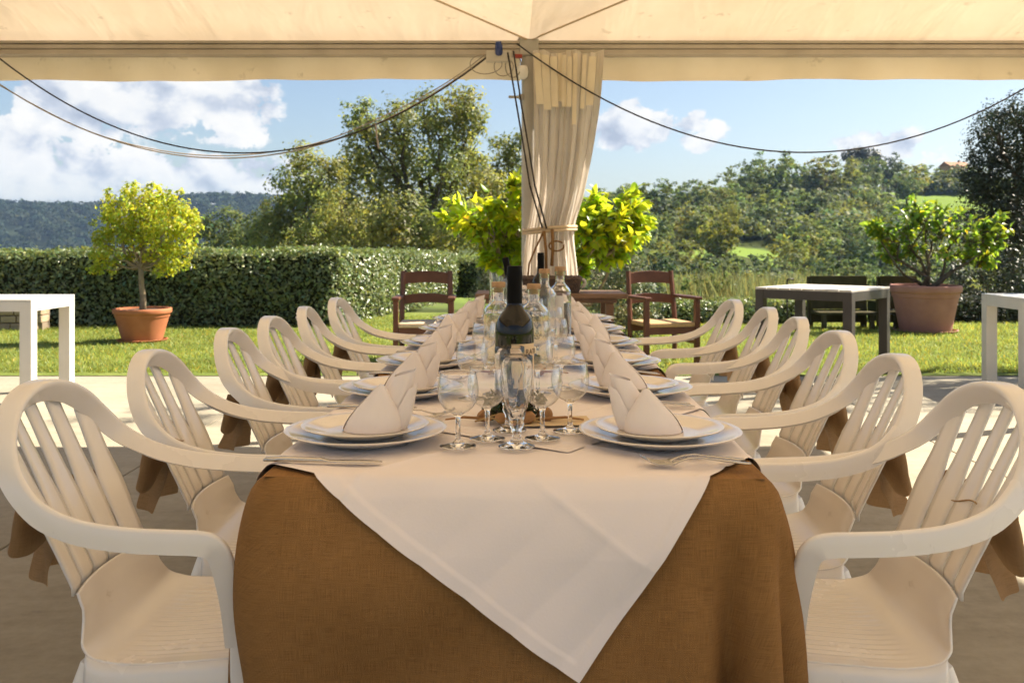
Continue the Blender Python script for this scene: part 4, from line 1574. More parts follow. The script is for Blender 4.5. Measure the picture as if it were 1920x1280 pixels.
def build_bow(seed):
    r = np.random.default_rng(seed)
    t = empty('burlap_bow')
    kz = .615
    ky = back_y(0, kz) - .016
    for sx in (-1, 1):
        f = .9 + .25 * r.random()
        dz = r.uniform(-.03, .02)
        path = catmull([(0, ky, kz), (sx * .05 * f, ky - .03, kz + .012), (sx * .105 * f, ky - .042, kz + .015 + dz), (sx * .135 * f, ky - .032, kz + dz), (sx * .125 * f, ky - .015, kz - .006 + dz), (sx * .06, ky - .006, kz - .005), (0, ky - .004, kz)], 5)
        G = ribbon(path, (0, .18, 1), .100, .0015, seed + sx, 7)
        pin = np.abs(path[:, 0]) / .12
        for k in range(len(path)):
            c_ = G[k].mean(0)
            G[k] = c_ + (G[k] - c_) * (.40 + .60 * min(1, pin[k] * 1.15))
        o = obj('loop', B().grid(G), M['ribbon'], t, smooth_angle=90, subsurf=1)
        uv_grid(o, G)
        a = r.uniform(.01, .035)
        path = catmull([(0, ky - .004, kz), (sx * .025, ky - .03, kz - .045), (sx * (.03 + a * .5), ky - .032, kz - .08), (sx * (.035 + a), ky - .03 - .02 * r.random(), kz - .115 - .03 * r.random())], 5)
        G = ribbon(path, (.62, .78 * sx, 0), .082, .0015, seed + 5 * sx, 7)
        for k in range(len(path)):
            c_ = G[k].mean(0)
            G[k] = c_ + (G[k] - c_) * (.35 + .65 * min(1, k / 7))
            G[k, :, 1] += .006 * np.sin(np.linspace(0, 2 * math.pi, 7) + k * .35)
        o = obj('tail', B().grid(G), M['ribbon'], t, smooth_angle=90, subsurf=1)
        uv_grid(o, G)
    G = ribbon(catmull([(.0, ky - .03, kz + .04), (.0, ky - .042, kz), (0, ky - .03, kz - .042)], 4), (1, 0, 0), .05, .001, seed)
    o = obj('knot', B().grid(G), M['ribbon'], t, smooth_angle=90, subsurf=1)
    uv_grid(o, G)
    b = B()
    xs_ = np.linspace(-.075, .065, 14)
    pth = [(x, back_y(x, .64) + .008, .64 + .012 * math.sin(x * 30 + seed)) for x in xs_]
    b.tube(pth, .0016, 5)
    if seed % 3 == 0:
        obj('string', b.mesh('string', True), M['string'], t)
    return t


ORD = ['nearest', 'second', 'third', 'fourth', 'fifth', 'farthest']
ROT = .020
TY = 1.58


def TT(x, y):
    """table frame (slightly turned) to world"""
    return (.002 + x * math.cos(ROT) + (y - TY) * math.sin(ROT), TY + (y - TY) * math.cos(ROT) - x * math.sin(ROT))


proto = build_chair()
bows = [build_bow(200 + k) for k in range(3)]
first = True
bused = [False] * 3
SEAT_Y = [1.845 + .552 * k for k in range(6)]
extra_r = [0.0, -.01, .05, .08, .10, .07]
for side, word in ((-1, 'left'), (1, 'right')):
    for k in range(6):
        c = proto if first else copy_tree(proto)
        first = False
        yj = random.uniform(-.02, .02) * (k > 0) + (.0 if side < 0 else [.01, -.04, 0, .03, -.02, -.06][k])
        if side < 0:
            yj += [0, .005, .06, .0, -.0, .05][k]
        x, y = TT(side * (.630 + (extra_r[k] if side > 0 else 0)), SEAT_Y[k] + yj)
        c.location = (x, y, 0)
        rz = (-math.pi / 2 if side < 0 else math.pi / 2) + R(random.uniform(-4, 4) if k else side * .5) - ROT
        c.rotation_euler = (0, 0, rz)
        tag(c, f'white plastic armchair, {ORD[k]} from the camera along the {word} side of the table', 'chair', 'white plastic armchairs at the table')
        kb = (k + (0 if side < 0 else 1)) % 3
        bw = copy_tree(bows[kb]) if bused[kb] else bows[kb]
        bused[kb] = True
        bw.location = c.location
        bw.rotation_euler = (0, 0, rz)
        bw.scale = (1 if k % 2 else -1, 1, 1)
        tag(bw, f'brown burlap bow tied to the back of the {ORD[k]} {word} armchair', 'bow', 'burlap bows on the chair backs')

# ------------------------------------------------------------------ dining table and cloths
TL, HWD, TZ = 3.50, .43, .75
tb = empty('dining_table', (*TT(0, TY), 0), -ROT)
tag(tb, 'long dining table hidden under burlap and white cloths', 'table')
b = B()
b.box(-HWD + .012, HWD - .012, .012, TL - .012, TZ - .035, TZ - .005)
obj('tabletop', b, M['pale_wood'], tb)
for x in (-.33, .33):
    for y in (.25, TL / 2, TL - .25):
        b = B()
        b.tube([(x, y, 0), (x, y, TZ - .036)], .022, 10)
        obj('leg', b, M['steel'], tb)

# burlap cloth: rounded plan, flaring with folds towards the floor
bc = empty('burlap_tablecloth', (*TT(0, TY), 0), -ROT)
tag(bc, 'brown burlap tablecloth hanging to the floor around the long table', 'tablecloth')


def rrect(n_side=70, n_end=80, n_cor=18, rc=.03):
    pts, nrm, s = [], [], []
    W, L_ = HWD, TL

    def arc(cx_, cy_, a0, a1):
        for a in np.linspace(a0, a1, n_cor):
            pts.append((cx_ + rc * math.cos(a), cy_ + rc * math.sin(a)))
            nrm.append((math.cos(a), math.sin(a)))
    for x in np.linspace(-W + rc, W - rc, n_end)[1:-1]:
        pts.append((x, 0)), nrm.append((0, -1))
    arc(W - rc, rc, -math.pi / 2, 0)
    for y in np.linspace(rc, L_ - rc, n_side)[1:-1]:
        pts.append((W, y)), nrm.append((1, 0))
    arc(W - rc, L_ - rc, 0, math.pi / 2)
    for x in np.linspace(W - rc, -W + rc, n_end)[1:-1]:
        pts.append((x, L_)), nrm.append((0, 1))
    arc(-W + rc, L_ - rc, math.pi / 2, math.pi)
    for y in np.linspace(L_ - rc, rc, n_side)[1:-1]:
        pts.append((-W, y)), nrm.append((-1, 0))
    arc(-W + rc, rc, math.pi, 1.5 * math.pi)
    pts.append(pts[0]), nrm.append(nrm[0])
    return np.array(pts), np.array(nrm)


rp, rn = rrect()
nv = 46
sl = np.concatenate([[0], np.cumsum(np.linalg.norm(np.diff(rp, axis=0), axis=1))])
G = np.zeros((len(rp), nv, 3))
for q in range(nv):
    v = q / (nv - 1)
    drop = .66 * v
    # softly rounded shoulder, then a flare
    sh = .012 * min(1, drop / .03) ** .5
    out = sh + .044 * (1 - math.exp(-drop / .07)) + .004 * drop
    for k in range(len(rp)):
        x, y = rp[k]
        cr = math.hypot(x - HWD, y - .0)
        cl = math.hypot(x + HWD, y - .0)
        fold = 0
        g = min(1, drop / .35)
        g2 = min(1, max(0, drop - .06) / .3)
        if x > 0 and y < .5:
            ph = math.atan2(rn[k][1], rn[k][0])              # -90 deg at the front, 0 at the side
            if x > HWD - .031 and y < .031:
                fold += g2 * (.036 * math.exp(-((ph + 1.35) / .28) ** 2) - .048 * math.exp(-((ph + .75) / .30) ** 2) + .022 * math.exp(-((ph - 0) / .35) ** 2))
            elif y < .02:
                fold += g2 * (.036 * math.exp(-((x - .402) / .018) ** 2) - .060 * math.exp(-((x - .358) / .024) ** 2) + .022 * math.exp(-((x - .28) / .045) ** 2))
            else:
                fold += g2 * (.038 * math.exp(-((y - .09) / .05) ** 2) - .02 * math.exp(-((y - .2) / .05) ** 2))
        if y < .03:
            fold += .026 * g * math.sin(drop * 15 + x * 6 + 1.0) * math.exp(-((x + .15) / .25) ** 2)
            fold += g * (.012 * math.sin(x * 7 + 1.5) + .006 * math.sin(x * 19 + drop * 4)) + .012 * g * math.sin(drop * 9 - x * 3.0)
        if abs(x) > HWD - .01 and y > .25:
            fold += g * .012 * math.sin(y * 16)
        if x < 0:
            fold += g * math.exp(-(cl / .12) ** 2) * .012
        o_ = out + fold
        G[k, q] = (x + rn[k][0] * o_, y + rn[k][1] * o_, TZ - drop - (0 if q else 0))
uv_grid(obj('skirt', B().grid(G), M['burlap'], bc, smooth_angle=80), G)
gx, gy = np.meshgrid(np.linspace(-HWD - .0, HWD + .0, 12), np.linspace(0, TL, 40), indexing='ij')
Gt = np.stack([gx, gy, np.full_like(gx, TZ)], 2)
uv_grid(obj('top', B().grid(Gt), M['burlap'], bc, smooth_angle=80), Gt)

# white square overlays, set askew one behind the other, corners hanging over the edges
ca, sa = math.cos(math.atan(.71)), math.sin(math.atan(.71))


def overlay(tipx, tipv, side, lift, seed, label):
    r = np.random.default_rng(seed)
    n = 230 if tipv < 0 else 110
    a = np.linspace(0, 1, n)
    A, Bv = np.meshgrid(a, a, indexing='ij')
    X = tipx - ca * A * side + sa * Bv * side
    Vv = tipv + sa * A * side + ca * Bv * side
    # ironed fold lines and hem
    crease = np.exp(-np.abs(A - .5) / .010) * .0045 + np.exp(-np.abs(Bv - .47) / .010) * .0045 + np.exp(-np.abs(Bv - .22) / .009) * .0025
    hem = .0016 * ((A < .025) | (A > .975) | (Bv < .025) | (Bv > .975))
    G = np.zeros((n, n, 3))
    def out_b(drop):
        return .012 * np.minimum(1, drop / .03) ** .5 + .044 * (1 - np.exp(-drop / .07)) + .004 * drop + .0035 * np.minimum(1, drop / .004)
    df = np.clip(-Vv, 0, None) * .985
    dx = np.clip(np.abs(X) - HWD, 0, None) * .97
    fl = np.minimum(1, df / .35)
    yy = np.where(Vv < 0, -out_b(df), Vv)
    yy -= fl * (.012 * np.sin(X * 7 + 1.5) + .006 * np.sin(X * 19 + df * 4) + .012 * np.sin(df * 9 - X * 3.0))
    yy -= (.004 * np.abs(np.sin(X * 24 + df * 27 + seed)) + .009 * (1 + np.sin(X * 11 - df * 13 + seed))) * np.minimum(1, df / .12)
    xx = np.where(np.abs(X) > HWD, np.sign(X) * (HWD + out_b(dx) + .014 * np.minimum(1, dx / .2)), X)
    zz_ = TZ + lift + crease + hem - df - dx
    yy -= (crease + hem) * np.minimum(1, df / .02)
    und = .0012 * np.sin(X * 13 + seed) * np.sin(Vv * 11) + .0008 * np.sin(X * 31 + Vv * 17)
    zz_ += und
    G[..., 0], G[..., 1], G[..., 2] = xx, yy, zz_
    o = obj('white_overlay_cloth', B().grid(G), M['white_cloth'], None, (*TT(0, TY), 0), smooth_angle=80)
    o.rotation_euler = (0, 0, -ROT)
    tag(o, label, 'tablecloth', 'white cloths laid over the burlap')


OV = [(.108, -.318, .97, .0045, 'white square cloth at the near end with its corner hanging in front'),
      (.10, .16, .97, .0065, 'white square cloth under the second pair of plates'),
      (.09, .88, .97, .0050, 'white square cloth under the middle plates near the carafes'),
      (.10, 1.36, .97, .0072, 'white square cloth beyond the middle of the table'),
      (.09, 1.98, .97, .0054, 'white square cloth under the fifth pair of plates'),
      (.08, 2.55, .97, .0078, 'white square cloth at the far end of the table')]
for k, (a_, c_, s, l, lab) in enumerate(OV):
    overlay(a_, c_, s, l, k * 2, lab)

# ------------------------------------------------------------------ place settings
TOPZ = TZ + .0105


def lathe_mesh(name, prof, n, mt, closed=True):
    me = B().lathe(prof, n, closed).mesh(name, True)
    me.materials.append(mt)
    try:
        me.set_sharp_from_angle(angle=R(50))
    except Exception:
        pass
    return me


charger = lathe_mesh('charger_plate', [(.0001, .004), (.085, .004), (.090, .000), (.098, .000), (.104, .004), (.148, .016), (.158, .0195), (.160, .0215), (.158, .0225), (.148, .0195), (.105, .0085), (.098, .0075), (.0001, .0075)], 72, M['ceramic'])
smallp = lathe_mesh('side_plate', [(.0001, .003), (.062, .003), (.066, .000), (.073, .000), (.078, .003), (.114, .0145), (.124, .0185), (.126, .0205), (.1245, .0212), (.114, .018), (.080, .0075), (.074, .0065), (.0001, .0065)], 72, M['ceramic'])


def napkin_mesh(flip, seed):
    r = np.random.default_rng(seed)
    b = B()

    def shell(cx_, cy_, r0, H, lean, ph0, span, peak_ph, k_rim, squash, taper, collar=0):
        na_, nh = 64, 16
        G = np.zeros((nh, na_, 3))
        for q in range(na_):
            ph = ph0 + span * q / (na_ - 1)
            dphi = (ph - peak_ph + math.pi) % (2 * math.pi) - math.pi
            hmax = H * (1 - k_rim * abs(dphi) / math.pi)
            rs = 1 + .05 * q / na_
            for w in range(nh):
                v = w / (nh - 1)
                z = hmax * v
                zz_ = z / H
                bulge = .22 * math.sin(min(1, zz_ * 1.5) * math.pi)
                rad = r0 * rs * (1 - taper * min(1, zz_) ** 1.35 + bulge * .25)
                G[w, q] = (cx_ + rad * math.cos(ph) + lean * zz_ * 1.0, cy_ + squash * rad * math.sin(ph), z)
        return G
    # wide pointed front lobe and a rolled wing leaning behind it
    j = .006 * r.normal(size=4)
    g1 = shell(0, -.004, .056, .092 + j[0], .020 + j[1], R(-170), R(365), R(-100), .10, .70, .93)
    g2 = shell(.020, .024, .040, .116 + j[2], .048 + j[3], R(-60), R(365), R(20), .14, .62, .60)
    g3 = shell(.036, .015, .030, .092, .044, R(-100), R(200), R(-30), .35, .7, .66)
    for g in (g1, g2, g3):
        if flip:
            g[..., 0] *= -1
        b.grid(g)
    return b.mesh('napkin', True)


napm = {}
for side in (-1, 1):
    for q in range(6):
        me = napkin_mesh(side > 0, q + (10 if side > 0 else 0))
        me.materials.append(M['napkin'])
        napm[(side, q)] = me


def knife_mesh():
    b = B()
    L = .215
    xs_ = [0, .004, .03, .08, .098, .104, .112, .12, .16, .195, .212, L]
    w = [.002, .006, .0075, .0065, .006, .0075, .006, .008, .0105, .010, .006, .001]
    h = [.003, .006, .008, .007, .006, .0065, .004, .0022, .002, .0018, .0014, .001]
    V, Fs = [], []
    for x, a_, c_ in zip(xs_, w, h):
        V += [(x, -a_, .0006), (x, a_, .0006), (x, a_ * .7, .0006 + c_), (x, -a_ * .7, .0006 + c_)]
    for k in range(len(xs_) - 1):
        for q in range(4):
            Fs.append((k * 4 + q, k * 4 + (q + 1) % 4, k * 4 + 4 + (q + 1) % 4, k * 4 + 4 + q))
    Fs += [(0, 1, 2, 3), tuple(len(V) - 1 - i for i in range(4))]
    return mesh_from('table_knife', V, Fs, True)


def fork_mesh():
    b = B()
    xs_ = np.array([0, .01, .05, .09, .11, .125, .135])
    hw = np.array([.005, .0075, .0062, .0035, .003, .004, .0105])
    zc = np.array([.003, .0035, .008, .013, .011, .006, .0025])
    th = .0022
    V, Fs = [], []
    for x, a_, z in zip(xs_, hw, zc):
        V += [(x, -a_, z), (x, a_, z), (x, a_ * .85, z + th), (x, -a_ * .85, z + th)]
    for k in range(len(xs_) - 1):
        for q in range(4):
            Fs.append((k * 4 + q, k * 4 + (q + 1) % 4, k * 4 + 4 + (q + 1) % 4, k * 4 + 4 + q))
    Fs += [(0, 1, 2, 3)]
    b.add(V, Fs)
    for q in range(4):
        yc = -.0084 + q * .0056
        tx_ = [.1345, .147, .160, .175, .187]
        tz_ = [.0025, .0012, .0018, .006, .0125]
        V, Fs = [], []
        for k in range(5):
            a_ = .0020 if k < 4 else .0010
            V += [(tx_[k], yc - a_, tz_[k]), (tx_[k], yc + a_, tz_[k]), (tx_[k], yc + a_, tz_[k] + .0018), (tx_[k], yc - a_, tz_[k] + .0018)]
        for k in range(4):
            for w in range(4):
                Fs.append((k * 4 + w, k * 4 + (w + 1) % 4, k * 4 + 4 + (w + 1) % 4, k * 4 + 4 + w))
        Fs += [(0, 1, 2, 3), (19, 18, 17, 16)]
        b.add(V, Fs)
    return b.mesh('fork', True)


km, fm = knife_mesh(), fork_mesh()
km.materials.append(M['metal'])
fm.materials.append(M['metal'])



def thin_glass(name):
    """thin sheet of glass: mostly clear, mirror-like towards grazing angles"""
    m = bpy.data.materials.new(name)
    m.use_nodes = True
    t = m.node_tree
    N = NT(t)
    t.nodes.remove(t.nodes['Principled BSDF'])
    lw = N.n('ShaderNodeLayerWeight')
    lw.inputs[0].default_value = .5
    f = N.m('ADD', .14, N.m('MULTIPLY', N.m('POWER', lw.outputs['Facing'], 1.9), .86), clamp=True)
    tr = N.n('ShaderNodeBsdfTransparent')
    tr.inputs[0].default_value = (.985, .985, .98, 1)
    gl = N.n('ShaderNodeBsdfGlossy')
    gl.inputs['Roughness'].default_value = .02
    mx = N.n('ShaderNodeMixShader')
    N.link(f, mx.inputs[0])
    N.link(tr.outputs[0], mx.inputs[1])
    N.link(gl.outputs[0], mx.inputs[2])
    N.link(mx.outputs[0], t.nodes['Material Output'].inputs[0])
    return m


M['thin_glass'] = thin_glass('thin_glass')
gob_stem = lathe_mesh('stem', [(.0001, .0015), (.010, .0015), (.026, .0008), (.034, .0005), (.0352, .0016), (.0345, .0026), (.026, .0042), (.012, .0075), (.0062, .012), (.0048, .020), (.0045, .040), (.0050, .055), (.0085, .0615), (.012, .0638), (.007, .0660), (.0001, .0668)], 36, M['glass'], closed=False)
gob_bowl = lathe_mesh('bowl', [(.0118, .0640), (.020, .068), (.027, .0735), (.032, .080), (.036, .0875), (.0385, .096), (.0395, .106), (.0389, .116), (.0375, .125), (.0358, .134), (.0342, .1410)], 44, M['thin_glass'], closed=False)
gob_rim = lathe_mesh('rim', [(.0336, .1413), (.0342, .1408), (.0348, .1413), (.0348, .1422), (.0342, .1427), (.0336, .1422)], 44, M['glass'], closed=True)

def flute_mesh():
    prof = [(.0001, .0015), (.012, .0015), (.028, .0006), (.034, .0006), (.0352, .0018), (.034, .003), (.024, .0062), (.013, .011), (.009, .018), (.0085, .026), (.0105, .034), (.0150, .044), (.0135, .049), (.016, .058), (.0215, .080), (.0265, .108), (.0300, .138), (.0308, .158), (.0308, .173), (.0302, .1738), (.0295, .173),
            (.0294, .158), (.0284, .138), (.0248, .108), (.0195, .080), (.0135, .062), (.006, .0555), (.0001, .055)]
    b = B().lathe(prof, 64)
    V = np.array(b.V)
    a = np.arctan2(V[:, 1], V[:, 0])
    k = np.interp(V[:, 2], [.05, .065, .14, .165], [0, .045, .035, 0])
    s = 1 + k * np.cos(8 * a + V[:, 2] * 55)
    V[:, :2] *= s[:, None]
    b.V = [tuple(v) for v in V]
    me = b.mesh('champagne_flute', True)
    me.materials.append(M['glass'])
    return me


flm = flute_mesh()


def put(name, me, x, y, z, rz=0, label='', cat='', group=None):
    wx, wy = TT(x, y)
    if me is None:                                       # goblet: an Empty with stem, bowl and rim
        o = empty(name, (wx, wy, z))
        for nm_, m_ in (('stem', gob_stem), ('bowl', gob_bowl), ('rim', gob_rim)):
            obj(nm_, m_, None, o)
    else:
        o = obj(name, me, None, None, (wx, wy, z))
    o.rotation_euler = (0, 0, rz - ROT)
    return tag(o, label, cat, group)


for side, word in ((-1, 'left'), (1, 'right')):
    for k in range(6):
        y = SEAT_Y[k] - .005 + (random.uniform(-.02, .02) if k else .005)
        x = side * (.285 + (.013 if side < 0 else 0)) + (random.uniform(-.006, .006) if k else 0)
        where = f'of the {ORD[k]} {word} place setting'
        put('charger_plate', charger, x, y, TOPZ, 0, f'large cream charger plate {where}', 'plate', 'charger plates')
        put('side_plate', smallp, x + side * random.uniform(-.004, .004), y + random.uniform(-.004, .004), TOPZ + .0095, 0, f'smaller cream plate on the charger {where}', 'plate', 'small plates')
        put('napkin', napm[(side, k)], x - side * .012, y, TOPZ + .017, R(random.uniform(-8, 8)) * (k > 0), f'folded pale pink cloth napkin standing on the plate {where}', 'napkin', 'folded napkins')
        if side < 0:
            put('table_knife', km, x - .150, y - .196 + random.uniform(-.006, .006) * (k > 0), TOPZ, R(-2 + 4 * random.random()), f'steel table knife in front {where}', 'knife', 'table knives')
            for q in range(2):
                put('fork', fm, x - .045 + .02 * q, y + .185 + .03 * q, TOPZ, R(8 + 5 * q + random.uniform(-4, 4)), f'{"inner" if q == 0 else "outer"} steel fork {where}', 'fork', 'forks')
        else:
            put('table_knife', km, x + .125, y + .192, TOPZ, R(180 + random.uniform(-3, 3)), f'steel table knife behind the plate {where}', 'knife', 'table knives')
            for q in range(2):
                put('fork', fm, x + .125 + .005 * q, y - .182 - .030 * q + random.uniform(-.004, .004), TOPZ, R(180 + (6 if q == 0 else -3) + random.uniform(-3, 3)), f'{"inner" if q == 0 else "outer"} steel fork {where}', 'fork', 'forks')
        if side < 0:
            gl = [('goblet', -.109, -.075, 'outer'), ('goblet', -.056, -.005, 'inner'), ('champagne_flute', .003, -.075, '')]
        else:
            gl = [('goblet', .111, .072, 'outer'), ('goblet', .053, .0, 'inner'), ('champagne_flute', -.014, .078, '')]
        for (nm, gx_, gy_, w) in gl:
            jx, jy = (random.uniform(-.008, .008), random.uniform(-.012, .012)) if k else (0, 0)
            put(nm, None if nm == 'goblet' else flm, gx_ + jx, SEAT_Y[k] + gy_ + jy, TOPZ + .0005, random.uniform(0, 6), (f'{w} clear round goblet {where}' if w else f'clear fluted champagne glass {where}'), 'glass', 'goblets' if w else 'champagne flutes')

# ------------------------------------------------------------------ bottles, carafes, pitcher on the table


def wine_bottle(name, label, x, y, D, H, with_label=False, tilt=None):
    wx, wy = TT(x, y)
    t = empty(name, (wx, wy, TOPZ))
    tag(t, label, 'bottle')
    r_ = D / 2
    prof = [(.0001, .004), (r_ * .9, .0), (r_ * .99, .006), (r_, .02), (r_ * 1.01, H * .555), (r_ * .995, H * .59), (r_ * .945, H * .625), (r_ * .85, H * .658), (r_ * .71, H * .687), (r_ * .56, H * .710), (r_ * .45, H * .73), (r_ * .40, H * .75), (r_ * .37, H * .80), (.0001, H * .80)]
    obj('glass_body', B().lathe(prof, 56), M['bottle'], t, smooth_angle=40)
    rn_ = r_ * .385
    prof = [(rn_ * .97, H * .755), (rn_ * 1.03, H * .755), (rn_ * 1.0, H * .9), (rn_ * 1.06, H * .915), (rn_ * 1.06, H * .955), (rn_ * 1.0, H * .965), (rn_ * 1.0, H * .995), (rn_ * .93, H), (.0001, H)]
    obj('capsule', B().lathe(prof, 40), M['capsule'], t, smooth_angle=40)
    if with_label:
        b = B()
        n_ = 24
        G = np.zeros((2, n_, 3))
        for q in range(n_):
            a = R(-100 + 85 * q / (n_ - 1))
            for w in range(2):
                G[w, q] = ((r_ * 1.012 + .0006) * math.cos(a), (r_ * 1.012 + .0006) * math.sin(a), H * (.20 if w == 0 else .50))
        lb_ = obj('label', B().grid(G), M['label'], t, smooth_angle=60)

        def curved_text(txt, ang0, z, size, mtx, par, rad):
            cu_ = bpy.data.curves.new('lettering', 'FONT')
            cu_.body = txt
            cu_.size = size
            cu_.extrude = .0002
            ob = bpy.data.objects.new('tmp_text', cu_)
            C.objects.link(ob)
            dg = bpy.context.evaluated_depsgraph_get()
            me = bpy.data.meshes.new_from_object(ob.evaluated_get(dg))
            bpy.data.objects.remove(ob)
            for v in me.vertices:
                a_ = ang0 + v.co.x / rad
                zz_ = z + v.co.y
                rr_ = rad + v.co.z + .0004
                v.co = (rr_ * math.cos(a_), rr_ * math.sin(a_), zz_)
            me.name = 'lettering'
            o = obj('lettering', me, mtx, par)
            return o
        curved_text('RATIO', R(-58), H * .43, .017, M['ink'], lb_, r_ * 1.012 + .0008)
        curved_text('IGT', R(-50), H * .385, .008, M['ink'], lb_, r_ * 1.012 + .0008)
        curved_text('* 7 5 C', R(-118), H * .53, .010, M['emboss'], t, r_ * 1.012)
    if tilt:
        t.rotation_euler = tilt
    return t


wine_bottle('wine_bottle', 'large dark wine bottle with tan label behind the front glasses', -.006, 2.06, .086, .338, True)
wine_bottle('wine_bottle', 'dark wine bottle standing farther back in front of the curtain', .075, 4.15, .078, .345)
wine_bottle('wine_bottle', 'dark wine bottle tilted to the left behind the glass pitcher', -.035, 4.25, .076, .325, tilt=(0, R(-9), 0))


def carafe(label, x, y, D, H, fill, fillmat, paper=False):
    wx, wy = TT(x, y)
    t = empty('corked_carafe', (wx, wy, TOPZ))
    tag(t, label, 'carafe')
    r_ = D / 2
    rn_ = .019
    w = .0028
    out = [(.0001, 0), (r_ * .93, 0), (r_, .006), (r_, H * .60), (r_ * .97, H * .65), (r_ * .82, H * .70), (r_ * .6, H * .735), (rn_ + .002, H * .765), (rn_, H * .79), (rn_, H * .90), (rn_ + .003, H * .905), (rn_ + .003, H * .93), (rn_, H * .935)]
    inn = [(rn_ - w, H * .93), (rn_ - w, H * .79), (rn_ - w, H * .77), (r_ * .58, H * .72), (r_ * .8, H * .685), (r_ - w - .001, H * .645), (r_ - w, H * .60), (r_ - w, .012), (r_ * .88, .008), (.0001, .008)]
    obj('glass_body', B().lathe(out + inn, 44), M['glass'], t, smooth_angle=50)
    rf_ = r_ - w + .0006
    if fill:
        obj('liquid', B().lathe([(.0001, .0075), (r_ * .88, .0075), (rf_, .0115), (rf_, H * fill), (.0001, H * fill)], 40), fillmat, t, smooth_angle=40)
    obj('cork', B().lathe([(.0001, H * .87), (rn_ - w - .0008, H * .87), (rn_ - w, H * .934), (rn_ + .003, H * .936), (rn_ + .0035, H * .945), (rn_ + .0035, H * .99), (rn_ + .0025, H), (.0001, H)], 28), M['cork'], t, smooth_angle=40)
    if paper:
        G = np.zeros((2, 14, 3))
        for q in range(14):
            a = R(-150 + 75 * q / 13)
            for w_ in range(2):
                G[w_, q] = ((r_ + .0008) * math.cos(a), (r_ + .0008) * math.sin(a), H * (.30 if w_ == 0 else .60))
        obj('label', B().grid(G), M['frost'], t, smooth_angle=60)
    return t


carafe('cork-stopped carafe of pale wine just left of the large bottle', -.075, 3.02, .096, .262, .60, M['wine'])
carafe('cork-stopped carafe of pale wine just right of the large bottle', .040, 3.02, .098, .256, .60, M['wine'])
carafe('cork-stopped empty carafe with white label, centre back', .085, 3.72, .090, .285, 0, M['water'], False)
carafe('tall corked carafe at right with white paper label on it', .150, 3.80, .092, .292, .50, M['water'], True)

# pitcher with slanted lip
wx, wy = TT(-.105, 3.95)
t = empty('glass_pitcher', (wx, wy, TOPZ))
tag(t, 'clear glass pitcher with slanted lip behind the left carafe', 'pitcher')
out = [(.0001, 0), (.040, 0), (.044, .01), (.046, .08), (.043, .16), (.040, .20), (.045, .25)]
inn = [(.0425, .25), (.0375, .20), (.0405, .16), (.0435, .08), (.041, .014), (.0001, .010)]
bb = B().lathe(out + inn, 44)
V = np.array(bb.V)
k = np.clip((V[:, 2] - .18) / .07, 0, 1)
V[:, 2] += k * (-V[:, 0] / .045) * .018
bb.V = [tuple(v) for v in V]
obj('glass_body', bb, M['glass'], t, smooth_angle=50)
b = B()
b.tube(catmull([(.044, 0, .19), (.075, 0, .185), (.085, 0, .13), (.07, 0, .07), (.046, 0, .055)], 5), .006, 10)
obj('handle', b.mesh('handle', True), M['glass'], t)

# greenery, shells and twine round the big bottle, and another farther on
dm = {'green': leaf_mat('garland_green', (.035, .05, .018), (.06, .09, .02), .25), 'straw': mat('straw', (.40, .26, .10), .9), 'wood': mat('wood_bit', rough=.8, fn=varied((.28, .14, .05), (.42, .22, .09), 30))}


def garland(label, x, y, seed):
    r = np.random.default_rng(seed)
    wx, wy = TT(x, y)
    t = empty('table_garland', (wx, wy, TOPZ))
    tag(t, label, 'garland')
    n = 420
    a = r.uniform(0, 2 * math.pi, n)
    rr_ = .052 + .018 * r.random(n)
    c = np.stack([rr_ * np.cos(a), rr_ * np.sin(a), .008 + .045 * r.random(n) ** 1.3], 1)
    me = leaf_mesh('sprigs', c, unit(r.normal(size=(n, 3)) + np.array([0, -.3, .6])), .016 * (.6 + .8 * r.random(n)), .5, tints(n, .6, .4, r), .2, r)
    obj('sprigs', me, dm['green'], t)
    for k in range(4):
        a_ = [-1.9, -1.2, -2.6, -.5][k]
        b = B().lathe([(.0001, -.010), (.012, -.008), (.019, 0), (.016, .008), (.0001, .012)], 14)
        o = obj('shell', b, dm['wood'], t, (.075 * math.cos(a_), .075 * math.sin(a_), .0135), smooth_angle=60)
        o.rotation_euler = (.4 * k, .2, a_)
    b = B()
    b.tube(catmull([(-.09, -.02, .006), (-.06, -.05, .012), (-.03, -.07, .022), (.0, -.076, .02), (.03, -.07, .010), (.07, -.045, .012), (.10, -.03, .006)], 6), .0022, 5)
    b.tube(catmull([(-.085, -.06, .005), (-.05, -.082, .016), (-.02, -.085, .006), (.02, -.082, .014), (.055, -.07, .005)], 6), .0022, 5)
    obj('twine_bow', b.mesh('twine_bow', True), dm['straw'], t)
    for sg in (-1, 1):
        b = B()
        b.tube([(sg * .05, -.05, .008), (sg * .11, -.055, .013), (sg * .15, -.045, .006)], [.0035, .003, .002], 6)
        obj('twig', b, dm['wood'], t)


garland('ring of dark greenery and shells at the foot of the big bottle', -.006, 2.06, 1)
garland('ring of greenery and dried bits between the middle carafes', -.01, 2.78, 2)
b = B()
b.box(-.075, .075, -.05, .05, 0, .0015)
put('menu_card', obj('tmp', b, M['paper']).data, .085, 2.02, TOPZ + .0015, R(6), 'blank cream menu card lying right of the big bottle', 'card')
bpy.data.objects.remove(bpy.data.objects['tmp'])

